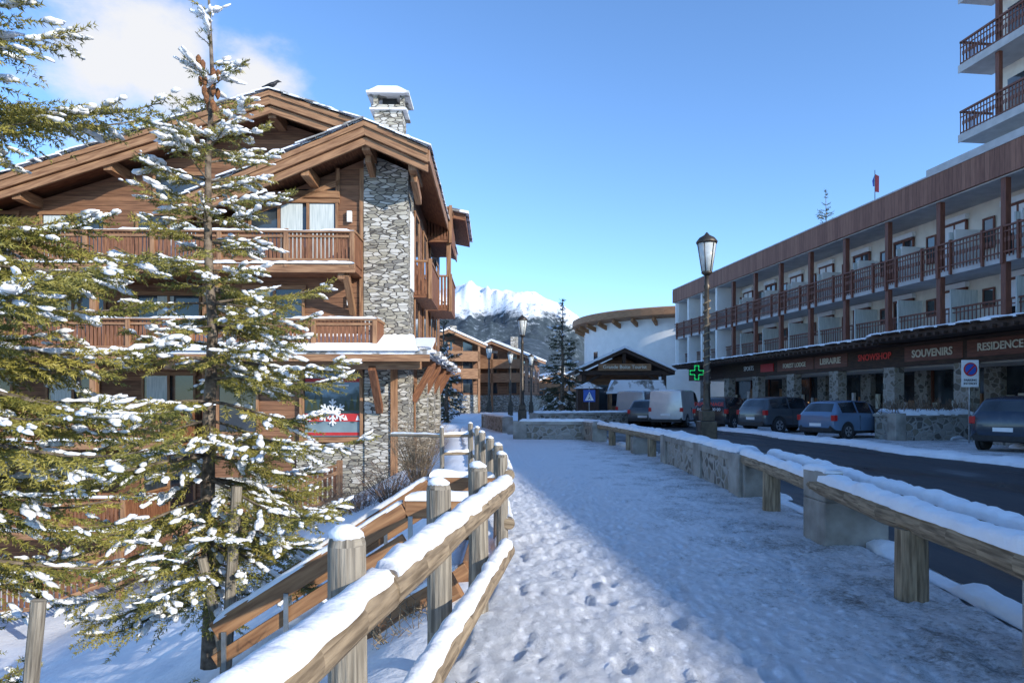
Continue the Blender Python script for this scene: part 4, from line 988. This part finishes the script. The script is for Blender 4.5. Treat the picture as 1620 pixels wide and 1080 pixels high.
# ---------------------------------------------------------------- light & sky
AZ,EL=130,21.7
sdir=Vector((math.sin(D2R(AZ))*math.cos(D2R(EL)),math.cos(D2R(AZ))*math.cos(D2R(EL)),math.sin(D2R(EL))))
sl=bpy.data.lights.new('sun','SUN'); sl.energy=5; sl.angle=D2R(.5); sl.color=(1,.95,.86)
so=bpy.data.objects.new('sun',sl); link(so); so.rotation_euler=sdir.to_track_quat('Z','Y').to_euler()
w=bpy.data.worlds.new('World'); scene.world=w; w.use_nodes=True; nt=w.node_tree; bg=nt.nodes['Background']
sk=N(nt,'ShaderNodeTexSky',sky_type='NISHITA'); sk.sun_disc=False; sk.sun_elevation=D2R(EL); sk.sun_rotation=D2R(AZ); sk.altitude=1800; sk.air_density=1.0; sk.dust_density=.4; sk.ozone_density=1.5
skc=mixc(nt,1.0,sk.outputs[0],(1.42,1.84,2.28),'MULTIPLY')
tc=N(nt,'ShaderNodeTexCoord')
n=N(nt,'ShaderNodeTexNoise'); n.inputs['Scale'].default_value=6; n.inputs['Detail'].default_value=10; n.inputs['Roughness'].default_value=.6
mp=N(nt,'ShaderNodeMapping'); mp.inputs['Scale'].default_value=(1,1,1.7); L(nt,tc.outputs['Generated'],mp.inputs[0]); L(nt,mp.outputs[0],n.inputs[0])
tot=None
for px,py,rad,amt in ((150,110,.17,1.0),(250,100,.11,1.2),(60,75,.10,.8),(410,128,.09,1.15),(-300,150,.3,.8)):
    d=Vector(((px-810)/1080,1,(630-py)/1080)).normalized()
    vm=N(nt,'ShaderNodeVectorMath',operation='DISTANCE'); L(nt,tc.outputs['Generated'],vm.inputs[0]); vm.inputs[1].default_value=d
    mr=N(nt,'ShaderNodeMapRange'); mr.inputs[1].default_value=0; mr.inputs[2].default_value=rad; mr.inputs[3].default_value=amt; mr.inputs[4].default_value=0; L(nt,vm.outputs['Value'],mr.inputs[0])
    if tot is None: tot=mr.outputs[0]
    else:
        mx=N(nt,'ShaderNodeMath',operation='MAXIMUM'); L(nt,tot,mx.inputs[0]); L(nt,mr.outputs[0],mx.inputs[1]); tot=mx.outputs[0]
ml=N(nt,'ShaderNodeMath',operation='MULTIPLY_ADD'); L(nt,tot,ml.inputs[0]); ml.inputs[1].default_value=.6; L(nt,n.outputs[0],ml.inputs[2])
mr=N(nt,'ShaderNodeMapRange',interpolation_type='SMOOTHSTEP'); mr.inputs[1].default_value=.68; mr.inputs[2].default_value=1.05; L(nt,ml.outputs[0],mr.inputs[0])
mk=N(nt,'ShaderNodeMath',operation='MULTIPLY'); L(nt,mr.outputs[0],mk.inputs[0])
m2=N(nt,'ShaderNodeMapRange'); m2.inputs[1].default_value=0; m2.inputs[2].default_value=.12; L(nt,tot,m2.inputs[0]); L(nt,m2.outputs[0],mk.inputs[1])
L(nt,mixc(nt,mk.outputs[0],skc,(6.4,6.5,6.8)),bg.inputs[0]); bg.inputs[1].default_value=.14
cam=bpy.data.cameras.new('camera'); cam.sensor_width=36; cam.lens=24; cam.shift_y=90/1620; cam.clip_end=20000; cam.clip_start=.05
co=bpy.data.objects.new('camera',cam); link(co); co.location=(0,0,1.6); co.rotation_euler=(D2R(90),0,0); scene.camera=co
scene.view_settings.view_transform='Standard'; scene.view_settings.look='None'; scene.view_settings.exposure=0
